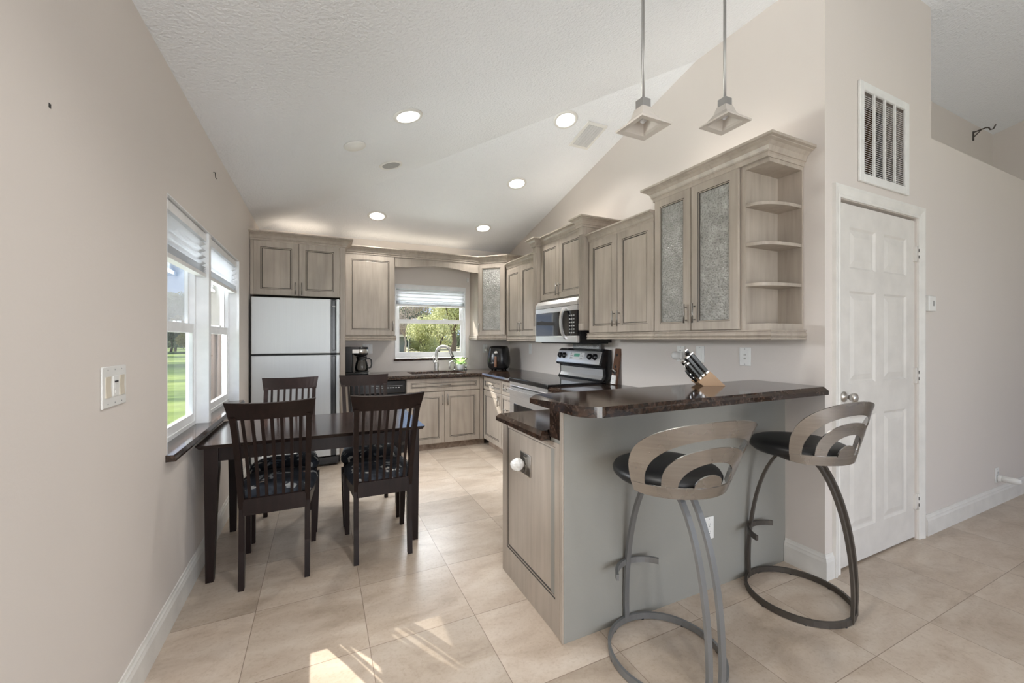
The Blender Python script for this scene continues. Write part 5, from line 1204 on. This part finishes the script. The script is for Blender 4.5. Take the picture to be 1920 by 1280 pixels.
# ---------------------------------------------------------------- outdoors
def outdoor_ground():
    mb = MB(); n = 2
    vs = [mb.v(p) for p in ((-120, -40, -0.16), (120, -40, -0.16), (120, 160, -0.16), (-120, 160, -0.16))]; mb.face(vs, 'lawn_grass')
    o = obj('lawn', mb); o['kind'] = 'stuff'; tag(o, 'green lawn seen through the windows', 'lawn')
outdoor_ground()
def tree(name, label, x, y, h, r, trunk_h, trunk_r, leafm, n, size, seed, barkm='bark', lobes=7, squash=0.9, group=None, droop=0.0):
    rnd = random.Random(seed); t = thing(name, label, 'tree', (x, y, -0.16), 0, group)
    mb = MB(); mb.tube([(0, 0, 0), (0.06 * r, 0, trunk_h * 0.5), (0.0, 0.05 * r, trunk_h), (0.05 * r, 0, h * 0.75)], [trunk_r * 1.3, trunk_r, trunk_r * 0.8, trunk_r * 0.3], barkm, 8)
    cs = []
    for k in range(lobes):
        a = 6.283 * k / lobes + rnd.uniform(-0.4, 0.4); rr = r * rnd.uniform(0.25, 0.7); zz = trunk_h + (h - trunk_h) * rnd.uniform(0.15, 0.85)
        cs.append((Vector((rr * math.cos(a), rr * math.sin(a), zz)), r * rnd.uniform(0.35, 0.6)))
        mb.tube([(0, 0, trunk_h * 0.8), tuple(cs[-1][0] * 0.55 + Vector((0, 0, trunk_h * 0.4))), tuple(cs[-1][0])], [trunk_r * 0.5, trunk_r * 0.3, trunk_r * 0.12], barkm, 5)
    cs.append((Vector((0, 0, h - r * 0.45)), r * 0.5))
    obj('trunk', mb, t)
    mb = MB()
    for k in range(n):
        c, cr_ = cs[k % len(cs)]
        while True:
            d_ = Vector((rnd.uniform(-1, 1), rnd.uniform(-1, 1), rnd.uniform(-1, 1)))
            if 0.25 < d_.length < 1: break
        p = c + Vector((d_.x, d_.y, d_.z * squash)) * cr_
        if droop: p.z -= droop * rnd.random() * (abs(d_.x) + abs(d_.y)) * cr_
        if p.z < 0.15: continue
        a = Vector((rnd.uniform(-1, 1), rnd.uniform(-1, 1), rnd.uniform(-1, 1))).normalized(); b_ = a.orthogonal().normalized(); s = size * rnd.uniform(0.6, 1.3)
        mb.face([mb.v(p + a * s), mb.v(p + b_ * s * 0.55), mb.v(p - a * s), mb.v(p - b_ * s * 0.55)], leafm)
    obj('foliage', mb, t, recalc=False); return t
tree('garden_tree', 'rounded bright green tree in the middle of the sink window view', 10.2, 43.8, 4.2, 2.4, 0.25, 0.16, 'leaf_bright', 9000, 0.115, 11, droop=0.5)
tree('garden_tree', 'green bushy tree behind and right of the rounded one outside the sink window', 12.4, 46.5, 5.2, 2.4, 0.3, 0.16, 'leaf_bright', 7000, 0.12, 12, droop=0.4)
tree('garden_tree', 'large tree with a thick trunk at the right of the sink window view', 11.8, 38.6, 7.4, 3.0, 2.6, 0.24, 'leaf_bright', 9000, 0.12, 13, 'bark', 9, droop=0.9)
tree('garden_tree', 'pale trunked tree with sparse leaves at the left of the sink window view', 7.25, 39.5, 6.6, 2.6, 2.2, 0.075, 'leaf_bare', 5200, 0.085, 14, 'bark_pale', 9)
tree('garden_tree', 'dark green tree behind the shed outside the sink window', 10.3, 56.8, 6.0, 3.4, 1.0, 0.2, 'leaf_dark', 6000, 0.18, 15)
tree('garden_tree', 'dark green tree farther back in the middle of the sink window view', 13.6, 57.7, 5.4, 3.6, 1.0, 0.2, 'leaf_dark', 6000, 0.18, 16)
tree('garden_tree', 'dark green tree far behind at the right edge of the sink window view', 18.8, 52.8, 6.5, 3.6, 1.0, 0.2, 'leaf_dark', 6000, 0.18, 17)
tree('garden_tree', 'bare brown tree with thin branches above the shed outside the sink window', 13.9, 60.9, 10.5, 3.0, 4.0, 0.16, 'leaf_bare', 900, 0.12, 18, 'bark', 14)
tree('garden_tree', 'bare tree beyond the roof of the shed outside the sink window', 13.0, 65.1, 11.0, 3.0, 4.0, 0.16, 'leaf_bare', 900, 0.12, 19, 'bark', 14)
tree('garden_tree', 'dark leafy tree at the left of the dining window view', -15.3, 57.9, 6.8, 2.6, 1.5, 0.11, 'leaf_dark', 6000, 0.15, 20)
tree('garden_tree', 'golden green tree on the lawn in the dining window view', -13.4, 56.0, 3.6, 1.9, 0.9, 0.09, 'leaf_gold', 6000, 0.12, 21)
tree('garden_tree', 'dark tree at the very left edge of the dining window view', -15.9, 56.9, 5.6, 2.4, 1.0, 0.11, 'leaf_dark', 5000, 0.15, 22)
tree('garden_tree', 'sparse bare branched tree beside the dark leafy tree in the dining window view', -15.6, 60.5, 6.4, 2.2, 2.0, 0.12, 'leaf_bare', 500, 0.14, 23, 'bark', 12)
tree('garden_tree', 'distant leafy tree behind the golden tree in the dining window view', -16.4, 74.2, 4.6, 3.6, 0.8, 0.11, 'leaf_dark', 3000, 0.30, 24)
def hedge(label, x0, x1, y, h, seed, n=7000):
    rnd = random.Random(seed); t = thing('garden_hedge', label, 'hedge', ((x0 + x1) / 2, y, -0.16))
    mb = MB(); hw = (x1 - x0) / 2
    for k in range(n):
        px_, pz = rnd.uniform(-hw, hw), rnd.random(); top = h * (0.75 + 0.25 * math.sin(px_ * 0.9 + seed) * math.sin(px_ * 0.37))
        p = Vector((px_, rnd.uniform(-1.2, 1.2), 0.1 + top * pz)); a = Vector((rnd.uniform(-1, 1), rnd.uniform(-1, 1), rnd.uniform(-1, 1))).normalized(); b_ = a.orthogonal().normalized(); s = rnd.uniform(0.16, 0.30)
        mb.face([mb.v(p + a * s), mb.v(p + b_ * s * 0.7), mb.v(p - a * s), mb.v(p - b_ * s * 0.7)], 'leaf_dark')
    obj('foliage', mb, t, recalc=False)
    mb = MB()
    for k in range(int(hw)): mb.tube([(-hw + 2 * k + 1, 0, 0), (-hw + 2 * k + 1.1, 0, h * 0.6)], [0.08, 0.03], 'bark', 6)
    obj('stem', mb, t)
hedge('long dark hedge along the far edge of the yard in the sink window view', 4, 34, 74, 3.4, 31)
hedge('long dark hedge along the far edge of the lawn in the dining window view', -36, -14, 92, 3.0, 32)
t = thing('garden_shed', 'small dark shed with pale fascia and brown roof across the lawn', 'shed', (7.75, 45.6, -0.16), R(-8))
mb = MB(); mb.box(-1.9, 0.75, -0.4, 3.0, 0.0, 1.72, 'shed_wall'); obj('wall', mb, t)
mb = MB(); mb.box(-2.1, 1.30, -0.9, 3.2, 1.72, 1.98, 'shed_trim'); obj('fascia', mb, t)
mb = MB(); mb.prism([(-2.1, 1.98), (1.3, 1.98), (0.2, 3.0), (-1.8, 3.2)], 'y', -0.7, 3.2, 'shed_roof'); obj('roof', mb, t)
mb = MB(); mb.box(0.98, 1.10, -0.75, -0.63, 0.0, 1.72, 'shed_trim'); obj('post', mb, t)
# stucco corner of the house with a brown outdoor curtain, just beyond the dining window
t = thing('porch_pier', 'beige stucco porch pier just outside the far half of the dining window', 'porch pier', (-0.95, 4.95, -0.16))
mb = MB(); mb.box(-0.15, 0.17, 0.0, 0.55, 0.0, 2.35, 'stucco'); obj('shaft', mb, t)
mb = MB(); mb.box(-0.17, 0.18, -0.04, 0.60, 2.06, 2.35, 'stucco_white'); obj('capital', mb, t)
t = thing('outdoor_curtain', 'brown curtain hanging in folds in front of the porch pier', 'curtain', (-0.94, 4.86, 0.25))
mb = MB(); n = 40; lo, hi = [], []
for k in range(n + 1):
    x = -0.19 + 0.37 * k / n; yy = 0.030 * math.sin(k * 0.95) + 0.015 * math.sin(k * 0.41 + 1)
    lo.append(mb.v((x + 0.02 * math.sin(k), yy * 1.3, 0.0))); hi.append(mb.v((x, yy * 0.7, 1.12)))
for k in range(n): mb.face([lo[k], lo[k + 1], hi[k + 1], hi[k]], 'curtain_brown', True)
obj('cloth', mb, t, recalc=False, solid=0.004)
mb = MB(); mb.tube([(-0.21, 0, 1.125), (0.20, 0, 1.125)], 0.012, 'bark', 8); obj('curtain_rod', mb, t)
